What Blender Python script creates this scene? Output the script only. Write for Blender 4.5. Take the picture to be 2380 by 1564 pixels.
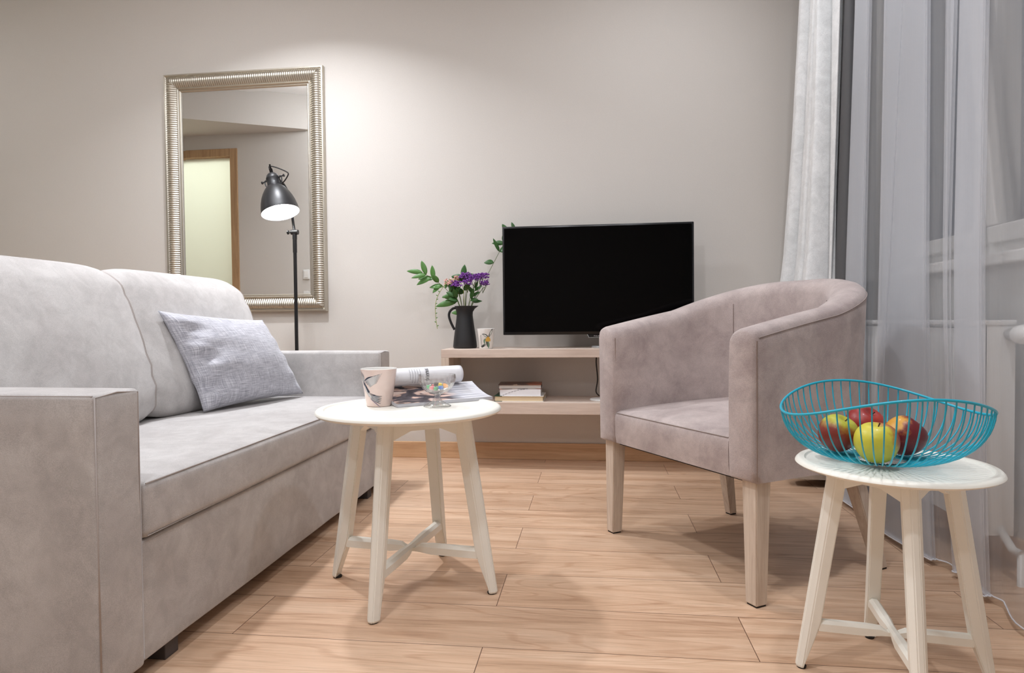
import bpy, bmesh, math, random
from math import sin, cos, pi, radians, atan, atan2, sqrt
from mathutils import Vector, Matrix, noise
random.seed(7)
S = bpy.context.scene
COL = S.collection
for o in list(bpy.data.objects): bpy.data.objects.remove(o)

# ------------------------------------------------------------------ camera
W = 3.30            # back wall plane (y)
CEIL = 2.60
cam_d = bpy.data.cameras.new('camera'); cam = bpy.data.objects.new('camera', cam_d); COL.objects.link(cam)
cam_d.sensor_width = 36.0; cam_d.lens = 1500/2380*36; cam_d.clip_start = 0.02
yaw, pitch, roll = radians(7.14), atan(37/1500), .01
fw = Vector((-sin(yaw)*cos(pitch), cos(yaw)*cos(pitch), -sin(pitch)))
r0 = Vector((cos(yaw), sin(yaw), 0)); u0 = r0.cross(fw)
rr = r0*cos(roll)-u0*sin(roll); uu = u0*cos(roll)+r0*sin(roll)
M = Matrix((( rr.x, uu.x, -fw.x, 0), (rr.y, uu.y, -fw.y, 0), (rr.z, uu.z, -fw.z, .715), (0, 0, 0, 1)))
cam.matrix_world = M
S.camera = cam

# ------------------------------------------------------------------ world, lights, exposure
wd = bpy.data.worlds.new('night'); S.world = wd; wd.use_nodes = True
wd.node_tree.nodes['Background'].inputs[0].default_value = (.30, .36, .48, 1)
wd.node_tree.nodes['Background'].inputs[1].default_value = .08
S.view_settings.view_transform = 'Standard'; S.view_settings.look = 'None'
S.view_settings.gamma = 1; S.view_settings.exposure = 0.16; S.view_settings.use_curve_mapping = False

def light(name, kind, loc, power, col, size=.1, target=None, spot=None, blend=.5, spread=180):
    l = bpy.data.lights.new(name, kind); o = bpy.data.objects.new(name, l); COL.objects.link(o)
    o.location = loc; l.energy = power; l.color = col
    if kind == 'AREA': l.shape = 'DISK'; l.size = size; l.spread = radians(spread)
    else: l.shadow_soft_size = size
    if kind == 'SPOT': l.spot_size = radians(spot); l.spot_blend = blend
    if target is not None:
        o.rotation_euler = (Vector(target)-Vector(loc)).to_track_quat('-Z', 'Y').to_euler()
    return o
WARM = (1, .93, .84); NEUT = (.97, .98, 1)
# ceiling lamps and added fills: (x, y, power, size)
TINT = (.975, 1, 1.055)
# two lamps traced from shadows, then fills added for brightness: (x, y, power, size, beam)
LAMPS_AND_FILLS = [(-1.42, 2.55, 16.5, .12, 130), (-1.50, 1.80, 10, .15, 180), (-.70, .40, 14, .12, 180), (.10, .75, 4.5, .12, 180), (.60, 1.20, 10, .12, 180), (-1.10, -.80, 12, .2, 180), (.35, 2.50, 5.5, .12, 180)]
for k, (x, y, p, s, spr) in enumerate(LAMPS_AND_FILLS):
    light('ceiling_lamp_and_fill', 'AREA', (x, y, CEIL-.045), p, TINT, s, spread=spr)
light('pendant_fill', 'POINT', (-1.8, .75, 2.33), 2.2, TINT, .07)  # spot traced from a shadow; pendant form added to brighten the ceiling
light('globe_fill', 'POINT', (-1.93, 1.95, 2.40), 8.5, TINT, .07)  # added to brighten the mirrored ceiling, placed outside the mirror's view
light('hall_fill', 'AREA', (-3.9, 2.3, CEIL-.05), 5, TINT, .2)  # unseen fill added for the hall reflected in the mirror
light('washroom_lamp', 'AREA', (-3.4, .2, CEIL-.05), 66, (.98, 1, 1), .4, target=(-3.4, 1.2, 1.2))
light('reading_bulb', 'POINT', (-1.488, 2.936, 1.300), 3.6, (.95, .99, 1.05), .035)

# ------------------------------------------------------------------ materials
def nt(name):
    m = bpy.data.materials.new(name); m.use_nodes = True
    t = m.node_tree; b = t.nodes['Principled BSDF']
    return m, t, b
def srgb(c):
    return tuple(((v/255)/12.92 if v/255 <= .04045 else ((v/255+.055)/1.055)**2.4) for v in c)+(1,)
def N(t, kind, **kw):
    n = t.nodes.new(kind)
    for k, v in kw.items():
        if k in n.inputs: n.inputs[k].default_value = v
        else: setattr(n, k, v)
    return n
def ramp(t, fac, stops):
    r = t.nodes.new('ShaderNodeValToRGB'); e = r.color_ramp.elements
    while len(e) < len(stops): e.new(.5)
    for i, (p, c) in enumerate(stops): e[i].position = p; e[i].color = c
    t.links.new(fac, r.inputs[0]); return r.outputs[0]
def coords(t, kind='Object', scale=(1, 1, 1), loc=(0, 0, 0), rot=(0, 0, 0)):
    c = t.nodes.new('ShaderNodeTexCoord'); m = t.nodes.new('ShaderNodeMapping')
    m.inputs['Scale'].default_value = scale; m.inputs['Location'].default_value = loc; m.inputs['Rotation'].default_value = rot
    t.links.new(c.outputs[kind], m.inputs[0]); return m.outputs[0]
def mixc(t, fac, a, b, mode='MIX'):
    m = t.nodes.new('ShaderNodeMix'); m.data_type = 'RGBA'; m.blend_type = mode
    for s, v in ((0, fac), (6, a), (7, b)):
        if isinstance(v, (int, float, tuple)): m.inputs[s].default_value = v
        else: t.links.new(v, m.inputs[s])
    return m.outputs[2]
def bump(t, b, h, s=.3, d=.002):
    n = t.nodes.new('ShaderNodeBump'); n.inputs['Strength'].default_value = s; n.inputs['Distance'].default_value = d
    t.links.new(h, n.inputs['Height']); t.links.new(n.outputs[0], b.inputs['Normal'])
def plain(name, c, rough=.5, metal=0, spec=.5, grain=0, gscale=60, coat=0):
    m, t, b = nt(name)
    b.inputs['Roughness'].default_value = rough; b.inputs['Metallic'].default_value = metal
    b.inputs['Specular IOR Level'].default_value = spec; b.inputs['Coat Weight'].default_value = coat
    n = N(t, 'ShaderNodeTexNoise', Scale=gscale, Detail=3.0); t.links.new(coords(t), n.inputs['Vector'])
    col = srgb(c)
    k = .97; dk = tuple(v*k for v in col[:3])+(1,)
    t.links.new(ramp(t, n.outputs[0], [(.3, dk), (.7, col)]), b.inputs['Base Color'])
    if grain: bump(t, b, n.outputs[0], grain, .001)
    return m
def velvet(name, c, c2, weave=900, patch=5.0, rough=.9, amt=1.0, seed=0, dist=.9, sharp=(.40, .62)):
    m, t, b = nt(name)
    v = coords(t, loc=(seed, seed*.7, 0))
    n1 = N(t, 'ShaderNodeTexNoise', Scale=patch, Detail=6.0, Roughness=.62, Distortion=dist); t.links.new(v, n1.inputs['Vector'])
    n2 = N(t, 'ShaderNodeTexNoise', Scale=18.0, Detail=5.0, Roughness=.7, Distortion=.6); t.links.new(v, n2.inputs['Vector'])
    a = ramp(t, n1.outputs[0], [(sharp[0], (0, 0, 0, 1)), (sharp[1], (1, 1, 1, 1))])
    base = mixc(t, a, srgb(c2), srgb(c))
    f = ramp(t, n2.outputs[0], [(.38, (.87, .87, .87, 1)), (.60, (1.0, 1.0, 1.0, 1))])
    base = mixc(t, amt, base, f, 'MULTIPLY')
    n3 = N(t, 'ShaderNodeTexNoise', Scale=float(weave), Detail=1.0); t.links.new(v, n3.inputs['Vector'])
    g = ramp(t, n3.outputs[0], [(.3, (.84, .84, .84, 1)), (.7, (1.06, 1.06, 1.06, 1))])
    base = mixc(t, 1.0, base, g, 'MULTIPLY')
    t.links.new(base, b.inputs['Base Color'])
    b.inputs['Roughness'].default_value = rough; b.inputs['Specular IOR Level'].default_value = .25
    b.inputs['Sheen Weight'].default_value = .35; b.inputs['Sheen Roughness'].default_value = .5
    b.inputs['Sheen Tint'].default_value = (.95, .92, .92, 1)
    bump(t, b, n3.outputs[0], .5, .0006)
    return m
def woodmat(name, light_c, dark_c, axis=0, scale=1.0, rough=.5):
    m, t, b = nt(name)
    sc = [14*scale, 14*scale, 14*scale]; sc[axis] = 1.2*scale
    v = coords(t, scale=tuple(sc))
    n1 = N(t, 'ShaderNodeTexNoise', Scale=2.0, Detail=6.0, Roughness=.65, Distortion=1.2); t.links.new(v, n1.inputs['Vector'])
    sc2 = [90*scale]*3; sc2[axis] = 3*scale
    n2 = N(t, 'ShaderNodeTexNoise', Scale=2.0, Detail=4.0, Roughness=.7); t.links.new(coords(t, scale=tuple(sc2)), n2.inputs['Vector'])
    base = ramp(t, n1.outputs[0], [(.34, srgb(dark_c)), (.58, srgb(light_c))])
    g = ramp(t, n2.outputs[0], [(.3, (.86, .84, .82, 1)), (.6, (1, 1, 1, 1))])
    t.links.new(mixc(t, 1.0, base, g, 'MULTIPLY'), b.inputs['Base Color'])
    b.inputs['Roughness'].default_value = rough
    bump(t, b, n2.outputs[0], .15, .0006)
    return m

def floor_material():
    m, t, b = nt('oak_laminate')
    v = coords(t, loc=(.2145+1.2, -.558+1.025+.205, 0))   # seams between boards and their ends
    br = N(t, 'ShaderNodeTexBrick', Scale=1.0, offset=.5, offset_frequency=2, squash=1.0)
    br.inputs['Brick Width'].default_value = 1.17; br.inputs['Row Height'].default_value = .205
    br.inputs['Mortar Size'].default_value = .0010; br.inputs['Mortar Smooth'].default_value = .2; br.inputs['Bias'].default_value = 0
    br.inputs['Color1'].default_value = (0, 0, 0, 1); br.inputs['Color2'].default_value = (1, 1, 1, 1); br.inputs['Mortar'].default_value = (.5, .5, .5, 1)
    t.links.new(v, br.inputs['Vector'])
    # per-board offset of the grain
    add = t.nodes.new('ShaderNodeVectorMath'); add.operation = 'MULTIPLY_ADD'
    t.links.new(br.outputs['Color'], add.inputs[0]); add.inputs[1].default_value = (7, 13, 5)
    tc = t.nodes.new('ShaderNodeTexCoord'); t.links.new(tc.outputs['Object'], add.inputs[2])
    mp = t.nodes.new('ShaderNodeMapping'); mp.inputs['Scale'].default_value = (1.0, 13, 1); t.links.new(add.outputs[0], mp.inputs[0])
    n1 = N(t, 'ShaderNodeTexNoise', Scale=1.6, Detail=7.0, Roughness=.6, Distortion=.7); t.links.new(mp.outputs[0], n1.inputs['Vector'])
    mp2 = t.nodes.new('ShaderNodeMapping'); mp2.inputs['Scale'].default_value = (5, 120, 1); t.links.new(add.outputs[0], mp2.inputs[0])
    n2 = N(t, 'ShaderNodeTexNoise', Scale=1.5, Detail=4.0, Roughness=.7); t.links.new(mp2.outputs[0], n2.inputs['Vector'])
    # cathedral figure: distorted rings stretched along the board
    mp3 = t.nodes.new('ShaderNodeMapping'); mp3.inputs['Scale'].default_value = (.55, 4.2, 1); t.links.new(add.outputs[0], mp3.inputs[0])
    nz = N(t, 'ShaderNodeTexNoise', Scale=1.0, Detail=2.0, Roughness=.5); t.links.new(mp3.outputs[0], nz.inputs['Vector'])
    mul = t.nodes.new('ShaderNodeMath'); mul.operation = 'MULTIPLY'; mul.inputs[1].default_value = 150.0; t.links.new(nz.outputs[0], mul.inputs[0])
    sn = t.nodes.new('ShaderNodeMath'); sn.operation = 'SINE'; t.links.new(mul.outputs[0], sn.inputs[0])
    ring = ramp(t, sn.outputs[0], [(.0, (1, 1, 1, 1)), (.75, (1, 1, 1, 1)), (1.0, (.86, .80, .76, 1))])
    base = ramp(t, n1.outputs[0], [(.28, srgb((184, 148, 120))), (.45, srgb((211, 176, 147))), (.66, srgb((225, 194, 167)))])
    g = ramp(t, n2.outputs[0], [(.30, (.82, .80, .77, 1)), (.52, (1, 1, 1, 1)), (.7, (1.03, 1.03, 1.03, 1))])
    base = mixc(t, 1.0, base, g, 'MULTIPLY')
    base = mixc(t, .8, base, ring, 'MULTIPLY')
    tone = ramp(t, br.outputs['Color'], [(0, (.93, .92, .91, 1)), (1, (1.03, 1.02, 1.0, 1))])
    base = mixc(t, 1.0, base, tone, 'MULTIPLY')
    base = mixc(t, br.outputs['Fac'], base, srgb((105, 76, 58)))
    t.links.new(base, b.inputs['Base Color'])
    b.inputs['Roughness'].default_value = .42; b.inputs['Specular IOR Level'].default_value = .4
    bump(t, b, n2.outputs[0], .12, .0006)
    return m

def wall_material(name, c, grain=.25):
    m, t, b = nt(name)
    n = N(t, 'ShaderNodeTexNoise', Scale=170.0, Detail=3.0); t.links.new(coords(t), n.inputs['Vector'])
    col = srgb(c)
    t.links.new(ramp(t, n.outputs[0], [(.3, tuple(v*.975 for v in col[:3])+(1,)), (.7, col)]), b.inputs['Base Color'])
    b.inputs['Roughness'].default_value = .9; b.inputs['Specular IOR Level'].default_value = .2
    bump(t, b, n.outputs[0], grain, .001)
    return m
def sheer_material():
    m, t, b = nt('sheer_voile')
    out = t.nodes['Material Output']
    d = N(t, 'ShaderNodeBsdfDiffuse'); d.inputs[0].default_value = (.90, .92, .96, 1)
    tl = N(t, 'ShaderNodeBsdfTranslucent'); tl.inputs[0].default_value = (.90, .92, .96, 1)
    tr = N(t, 'ShaderNodeBsdfTransparent'); tr.inputs[0].default_value = (1, 1, 1, 1)
    a = N(t, 'ShaderNodeMixShader'); a.inputs[0].default_value = .4
    t.links.new(d.outputs[0], a.inputs[1]); t.links.new(tl.outputs[0], a.inputs[2])
    c = N(t, 'ShaderNodeMixShader')
    n = N(t, 'ShaderNodeTexNoise', Scale=1.0, Detail=2.0); t.links.new(coords(t, scale=(40, 500, 8)), n.inputs['Vector'])
    f = ramp(t, n.outputs[0], [(.3, (.295, .295, .295, 1)), (.7, (.305, .305, .305, 1))])
    t.links.new(f, c.inputs[0])
    t.links.new(tr.outputs[0], c.inputs[1]); t.links.new(a.outputs[0], c.inputs[2])
    t.links.new(c.outputs[0], out.inputs[0]); t.nodes.remove(b)
    return m
def emit(name, c, s):
    m, t, b = nt(name); b.inputs['Base Color'].default_value = (*c, 1)
    b.inputs['Emission Color'].default_value = (*c, 1); b.inputs['Emission Strength'].default_value = s
    return m

m_floor = floor_material()
m_wall = wall_material('taupe_paint', (211, 206, 200))
m_wallw = wall_material('pale_grey_paint', (196, 195, 192))
m_ceil = wall_material('white_ceiling_paint', (246, 246, 245))
m_base = woodmat('oak_skirting', (214, 176, 138), (190, 150, 113), 0, .8)
m_sofa = velvet('grey_velvet', (200, 197, 195), (186, 182, 180), 700, 4.0, seed=1)
m_chair = velvet('mauve_velvet', (198, 184, 180), (173, 158, 155), 600, 6.5, seed=5, dist=.5, sharp=(.36, .60))
m_seam = plain('seam_thread', (172, 158, 153), .9)
m_seams = plain('grey_seam_thread', (176, 168, 164), .9)
m_cream = plain('cream_lacquer', (247, 245, 235), .40, coat=.15, gscale=3)
m_white = plain('white_enamel', (236, 236, 234), .35)
m_frame = plain('window_frame_white', (226, 224, 220), .4)
m_black = plain('black_powder_coat', (26, 26, 28), .42)
m_jug = plain('black_enamel', (27, 27, 29), .48, grain=.05, gscale=300)
m_screen = plain('black_glass', (2, 2, 3), .05, spec=.12)
m_tvbody = plain('black_plastic', (10, 11, 14), .25)
m_silver = plain('silver_plastic', (190, 190, 190), .3, .7)
m_champ = plain('champagne_metal', (196, 190, 178), .42, 1.0)
m_ash = woodmat('whitewashed_ash', (218, 203, 187), (198, 179, 162), 2, 1.0, .5)
m_ashx = woodmat('whitewashed_veneer', (222, 205, 192), (208, 188, 174), 0, .7, .5)
m_foot = plain('dark_grey_plastic', (74, 68, 68), .6)
m_rubber = plain('dark_rubber', (30, 26, 24), .7)
m_curt = velvet('opaque_curtain_cloth', (246, 248, 249), (240, 243, 244), 700, 3.0, seed=3)
m_ceramic = plain('white_ceramic', (240, 238, 234), .18, coat=.5)
m_pink = plain('pale_pink_ceramic', (236, 214, 206), .22, coat=.4)
m_door, _t, _b = nt('frosted_door_glass')
_o = _t.nodes['Material Output']; _d = N(_t, 'ShaderNodeBsdfDiffuse'); _d.inputs[0].default_value = srgb((226, 226, 210)); _l = N(_t, 'ShaderNodeBsdfTranslucent'); _l.inputs[0].default_value = srgb((236, 238, 228)); _x = N(_t, 'ShaderNodeMixShader', Fac=.6)
_t.links.new(_d.outputs[0], _x.inputs[1]); _t.links.new(_l.outputs[0], _x.inputs[2]); _t.links.new(_x.outputs[0], _o.inputs[0])
m_oak = woodmat('oak_door_frame', (190, 156, 118), (168, 132, 96), 2, .7)
m_stem = plain('green_stem', (92, 112, 52), .6)
m_leaf = plain('dark_green_leaf', (46, 90, 34), .45, gscale=25)
m_leaf2 = plain('mid_green_leaf', (78, 124, 56), .45, gscale=25)
m_purple = plain('purple_petals', (128, 66, 158), .7, gscale=200)
m_pinkf = plain('pink_petals', (236, 186, 176), .7, gscale=200)
m_paper = plain('white_paper', (240, 240, 244), .35)
m_ink = plain('black_ink', (35, 34, 38), .5)
m_inkg = plain('grey_ink', (160, 161, 168), .5)
m_sheer = sheer_material()
m_hem = plain('white_hem', (220, 220, 224), .8)
m_mirror, _t, _b = nt('silvered_glass'); _b.inputs['Metallic'].default_value = 1; _b.inputs['Roughness'].default_value = 0; _b.inputs['Base Color'].default_value = (.94, .95, .94, 1)
def thin_glass(name, ior, tint):
    m, t, b = nt(name); o = t.nodes['Material Output']; g = N(t, 'ShaderNodeBsdfGlossy'); g.inputs['Roughness'].default_value = .02
    tr = N(t, 'ShaderNodeBsdfTransparent'); lw = N(t, 'ShaderNodeLayerWeight', Blend=.35); fr = N(t, 'ShaderNodeMath', operation='MULTIPLY_ADD'); pw = N(t, 'ShaderNodeMath', operation='POWER'); pw.inputs[1].default_value = 1.7; t.links.new(lw.outputs['Facing'], pw.inputs[0]); t.links.new(pw.outputs[0], fr.inputs[0]); fr.inputs[1].default_value = ior; fr.inputs[2].default_value = .05; mx = N(t, 'ShaderNodeMixShader')
    t.links.new(ramp(t, lw.outputs['Facing'], [(.55, (1, 1, 1, 1)), (1.0, tint)]), tr.inputs[0])
    t.links.new(fr.outputs[0], mx.inputs[0]); t.links.new(tr.outputs[0], mx.inputs[1]); t.links.new(g.outputs[0], mx.inputs[2]); t.links.new(mx.outputs[0], o.inputs[0]); return m
m_glass = thin_glass('clear_glass', 1.0, (.5, .55, .55, 1))
m_pane = thin_glass('window_glass', .28, (.9, .92, .92, 1))
m_bulb = emit('lit_bulb', (1, .99, .97), 18)
m_disc = emit('lit_diffuser', (1, .97, .93), 3)
m_teal = plain('turquoise_lacquer', (16, 172, 200), .35, coat=.2)

# ------------------------------------------------------------------ builders
def prop(o, label=None, cat=None, group=None, kind=None):
    if label: o['label'] = label
    if cat: o['category'] = cat
    if group: o['group'] = group
    if kind: o['kind'] = kind
    return o
def thing(name, label, cat, loc=(0, 0, 0), rz=0, group=None):
    o = bpy.data.objects.new(name, None); COL.objects.link(o); o.location = loc; o.rotation_euler = (0, 0, rz)
    o.empty_display_size = .05
    bpy.context.view_layer.update()
    return prop(o, label, cat, group)
def link(name, bm, m, parent=None, loc=None, smooth=True, auto=None, local=False):
    """bm in world coordinates unless local; linked as ONE mesh object"""
    me = bpy.data.meshes.new(name); ms = m if isinstance(m, (list, tuple)) else [m]
    off = Vector((0, 0, 0)); root = parent
    while root is not None and root.parent is not None: root = root.parent
    if root is not None and not local:
        inv = (Matrix.Translation(root.location) @ root.rotation_euler.to_matrix().to_4x4()).inverted()
        bmesh.ops.transform(bm, matrix=inv, verts=bm.verts)
    if parent is None and loc is not None:
        bmesh.ops.translate(bm, vec=-Vector(loc), verts=bm.verts)
    bm.normal_update(); bm.to_mesh(me); bm.free()
    for x in ms: me.materials.append(x)
    if smooth:
        for p in me.polygons: p.use_smooth = True
        if auto is not None:
            me.set_sharp_from_angle(angle=radians(auto))
    o = bpy.data.objects.new(name, me); COL.objects.link(o)
    if parent is not None: o.parent = parent
    elif loc is not None: o.location = loc
    return o
def box(bm, x0, x1, y0, y1, z0, z1, bev=0, seg=2, mi=0):
    r = bmesh.ops.create_cube(bm, size=1)
    vs = r['verts']
    for v in vs: v.co = Vector((x0+(v.co.x+.5)*(x1-x0), y0+(v.co.y+.5)*(y1-y0), z0+(v.co.z+.5)*(z1-z0)))
    fs = list({f for v in vs for f in v.link_faces})
    for f in fs: f.material_index = mi
    if bev:
        es = list({e for v in vs for e in v.link_edges})
        bmesh.ops.bevel(bm, geom=es, offset=bev, segments=seg, profile=.5, affect='EDGES')
    return bm
def bx(*a, **k): return box(bmesh.new(), *a, **k)
def xbox(bm, c, ex, ey, ez, sx, sy, sz, bev=0, seg=2):
    """oriented box: centre, axes, full sizes"""
    b2 = bmesh.new(); box(b2, -sx/2, sx/2, -sy/2, sy/2, -sz/2, sz/2, bev, seg)
    ex, ey, ez = Vector(ex).normalized(), Vector(ey).normalized(), Vector(ez).normalized()
    m = Matrix(((ex.x, ey.x, ez.x, c[0]), (ex.y, ey.y, ez.y, c[1]), (ex.z, ey.z, ez.z, c[2]), (0, 0, 0, 1)))
    bmesh.ops.transform(b2, matrix=m, verts=b2.verts); me = bpy.data.meshes.new('t'); b2.to_mesh(me); b2.free(); bm.from_mesh(me); bpy.data.meshes.remove(me)
    return bm
def grid_faces(bm, rows, close_u=False, close_v=False, mi=0):
    nu, nv = len(rows), len(rows[0])
    for i in range(nu if close_u else nu-1):
        for j in range(nv if close_v else nv-1):
            a, b, c, d = rows[i][j], rows[(i+1) % nu][j], rows[(i+1) % nu][(j+1) % nv], rows[i][(j+1) % nv]
            q = []
            for v in (a, b, c, d):
                if v not in q: q.append(v)
            if len(q) > 2:
                try: f = bm.faces.new(q); f.material_index = mi
                except ValueError: pass
def lathe(bm, prof, c=(0, 0, 0), seg=48, axis=None, mod=None):
    """prof: (r, z) list; axis: direction of z"""
    rows = []
    q = Vector((0, 0, 1)).rotation_difference(Vector(axis).normalized()) if axis is not None else None
    for (r, z) in prof:
        row = []
        if r < 1e-6:
            p = Vector((0, 0, z));
            if q: p = q @ p
            v = bm.verts.new(p+Vector(c)); row = [v]*seg
        else:
            for k in range(seg):
                a = 2*pi*k/seg; r2 = r*(mod(a, r, z) if mod else 1)
                p = Vector((r2*cos(a), r2*sin(a), z))
                if q: p = q @ p
                row.append(bm.verts.new(p+Vector(c)))
        rows.append(row)
    grid_faces(bm, rows, close_v=True)
    return bm
def tube(bm, pts, rad, seg=8, cap=True, closed=False, mi=0):
    pts = [Vector(p) for p in pts]; n = len(pts)
    rs = rad if isinstance(rad, (list, tuple)) else [rad]*n
    up = None; rows = []
    for i, p in enumerate(pts):
        if closed: d = pts[(i+1) % n]-pts[i-1]
        else: d = pts[min(i+1, n-1)]-pts[max(i-1, 0)]
        if d.length < 1e-9: d = Vector((0, 0, 1))
        d.normalize()
        if up is None:
            up = d.orthogonal().normalized()
        else:
            up = (up-d*up.dot(d))
            up = up.normalized() if up.length > 1e-6 else d.orthogonal().normalized()
        sd = d.cross(up)
        rows.append([bm.verts.new(p+(up*cos(2*pi*k/seg)+sd*sin(2*pi*k/seg))*rs[i]) for k in range(seg)])
    grid_faces(bm, rows, close_u=closed, close_v=True, mi=mi)
    if cap and not closed:
        for r in (rows[0], rows[-1]):
            try: f = bm.faces.new(r); f.material_index = mi
            except ValueError: pass
    return bm
def smooth_path(pts, n=8):
    pts = [Vector(p) for p in pts]; out = []
    for i in range(len(pts)-1):
        p0, p1, p2, p3 = pts[max(i-1, 0)], pts[i], pts[i+1], pts[min(i+2, len(pts)-1)]
        for k in range(n):
            t = k/n
            out.append(.5*((2*p1)+(p2-p0)*t+(2*p0-5*p1+4*p2-p3)*t*t+(3*p1-p0-3*p2+p3)*t**3))
    out.append(pts[-1]); return out
def recalc(bm): bmesh.ops.recalc_face_normals(bm, faces=bm.faces); return bm
def text_bm(s, size, extrude=0):
    cu = bpy.data.curves.new('lettering', 'FONT'); cu.body = s; cu.size = size; cu.extrude = extrude; cu.align_x = 'CENTER'
    ob = bpy.data.objects.new('lettering', cu); COL.objects.link(ob)
    dg = bpy.context.evaluated_depsgraph_get(); me = bpy.data.meshes.new_from_object(ob.evaluated_get(dg))
    bm = bmesh.new(); bm.from_mesh(me); bpy.data.objects.remove(ob); bpy.data.curves.remove(cu); bpy.data.meshes.remove(me)
    return bm

# ------------------------------------------------------------------ room shell
WX = 1.20       # window wall inner face
def struct(name, bm, m, **k):
    o = link(name, bm, m, smooth=k.pop('smooth', False), **k); o['kind'] = 'structure'; return o
struct('floor', bx(-5.2, 1.45, -2.6, W+.15, -.1, 0), m_floor)
struct('ceiling', bx(-5.2, 1.45, -2.6, W+.15, CEIL, CEIL+.1), m_ceil)
struct('wall_back', bx(-5.2, 1.45, W, W+.15, 0, CEIL), m_wall)
struct('wall_left', bx(-5.2, -5.05, -2.6, W, 0, CEIL), m_wall)
struct('wall_front', bx(-2.25, 1.45, -2.6, -2.45, 0, CEIL), m_wall)
# window wall with opening
WY0, WY1, WZ0, WZ1 = .25, 3.12, .90, 2.35
bm = bmesh.new()
box(bm, WX, WX+.25, -2.45, WY0, 0, CEIL); box(bm, WX, WX+.25, WY1, W, 0, CEIL)
box(bm, WX, WX+.25, WY0, WY1, 0, WZ0-.035); box(bm, WX, WX+.25, WY0, WY1, WZ1, CEIL)
struct('wall_right', bm, m_wallw)
# wall facing the mirror, with a door in an oak frame (seen reflected)
DY = 1.40; DX0, DX1, DZ = -4.05, -2.985, 2.20
bm = bmesh.new()
box(bm, -5.05, DX0, DY-.12, DY, 0, CEIL); box(bm, DX1, -2.25, DY-.12, DY, 0, CEIL); box(bm, DX0, DX1, DY-.12, DY, DZ, CEIL)
struct('wall_hall', bm, m_wall)
struct('wall_inner', bx(-2.37, -2.25, -2.45, DY-.12, 0, CEIL), m_wall)
bm = bmesh.new()
pts = [(-2.25, DY), (-2.33, 1.432), (-5.05, 2.832), (-5.05, DY)]
lo = [bm.verts.new((x, y, 2.32)) for x, y in pts]; hi = [bm.verts.new((x, y, CEIL-.0005)) for x, y in pts]
bm.faces.new(lo); bm.faces.new(hi[::-1])
for i in range(4): bm.faces.new((lo[i], hi[i], hi[(i+1) % 4], lo[(i+1) % 4]))
struct('ceiling_soffit', recalc(bm), m_wall)
d = bpy.data.objects.new('door_1', None); COL.objects.link(d); d.location = (DX0, DY, 0); d['kind'] = 'structure'
bm = bmesh.new(); f = .065
box(bm, DX0, DX0+f, DY-.12, DY+.012, 0, DZ, .003); box(bm, DX1-f, DX1, DY-.12, DY+.012, 0, DZ, .003); box(bm, DX0+f, DX1-f, DY-.12, DY+.012, DZ-f, DZ, .003)
link('door_frame', bm, m_oak, d, smooth=False)
link('door_leaf', bx(DX0+f+.004, DX1-f-.004, DY-.038, DY-.03, .006, DZ-f-.004, .002), m_door, d, smooth=False)
bm = bmesh.new(); tube(bm, [(DX0+.13, DY-.03, 1.05), (DX0+.13, DY+.02, 1.05), (DX0+.25, DY+.02, 1.05)], .009)
link('door_handle', bm, m_silver, d)
# skirting
bm = bx(-5.05, 1.2, W-.014, W, 0, .085, .003); struct('baseboard_back', bm, m_base)
bm = bmesh.new(); box(bm, WX-.014, WX, -2.45, W-.014, 0, .085, .003); struct('baseboard_right', bm, m_base)
bm = bmesh.new(); box(bm, DX1+.001, -2.25, DY, DY+.014, 0, .085, .003); struct('baseboard_hall', bm, m_base)
# window: sill, casing, fixed far sash, tilted near sash
struct('trim_1', bx(WX-.035, WX+.10, WY0-.04, WY1+.03, WZ0-.035, WZ0, .006), m_frame)
w = bpy.data.objects.new('window_1', None); COL.objects.link(w); w.location = (WX+.1, WY0, WZ0); w['kind'] = 'structure'
fx0, fx1 = WX+.08, WX+.15
bm = bmesh.new()
box(bm, fx0, fx1, WY0, WY1, WZ0, WZ0+.055, .004); box(bm, fx0, fx1, WY0, WY1, WZ1-.055, WZ1, .004)
box(bm, fx0, fx1, WY0, WY0+.055, WZ0+.055, WZ1-.055, .004); box(bm, fx0, fx1, WY1-.055, WY1, WZ0+.055, WZ1-.055, .004)
MUL = 2.27
box(bm, fx0, fx1, MUL-.03, MUL+.03, WZ0+.055, WZ1-.055, .004)
link('window_frame', bm, m_frame, w, smooth=False)
def sash(y0, y1, tilt):
    z0, z1 = WZ0+.045, WZ1-.045; s = .055
    bm = bmesh.new(); X0, X1 = fx0-.018, fx0+.04
    box(bm, X0, X1, y0, y1, z0, z0+s, .005); box(bm, X0, X1, y0, y1, z1-s, z1, .005)
    box(bm, X0, X1, y0, y0+s, z0+s, z1-s, .005); box(bm, X0, X1, y1-s, y1, z0+s, z1-s, .005)
    gl = bx(fx0+.008, fx0+.014, y0+s-.004, y1-s+.004, z0+s-.004, z1-s+.004)
    if tilt:
        R = Matrix.Translation((X0, 0, z0)) @ Matrix.Rotation(-tilt, 4, 'Y') @ Matrix.Translation((-X0, 0, -z0))
        for b_ in (bm, gl): bmesh.ops.transform(b_, matrix=R, verts=b_.verts)
    o = link('sash', bm, m_frame, w, smooth=False)
    link('pane', gl, m_pane, o, smooth=False)
sash(MUL+.012, WY1-.03, 0); sash(WY0+.03, MUL-.012, radians(5.5))

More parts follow.
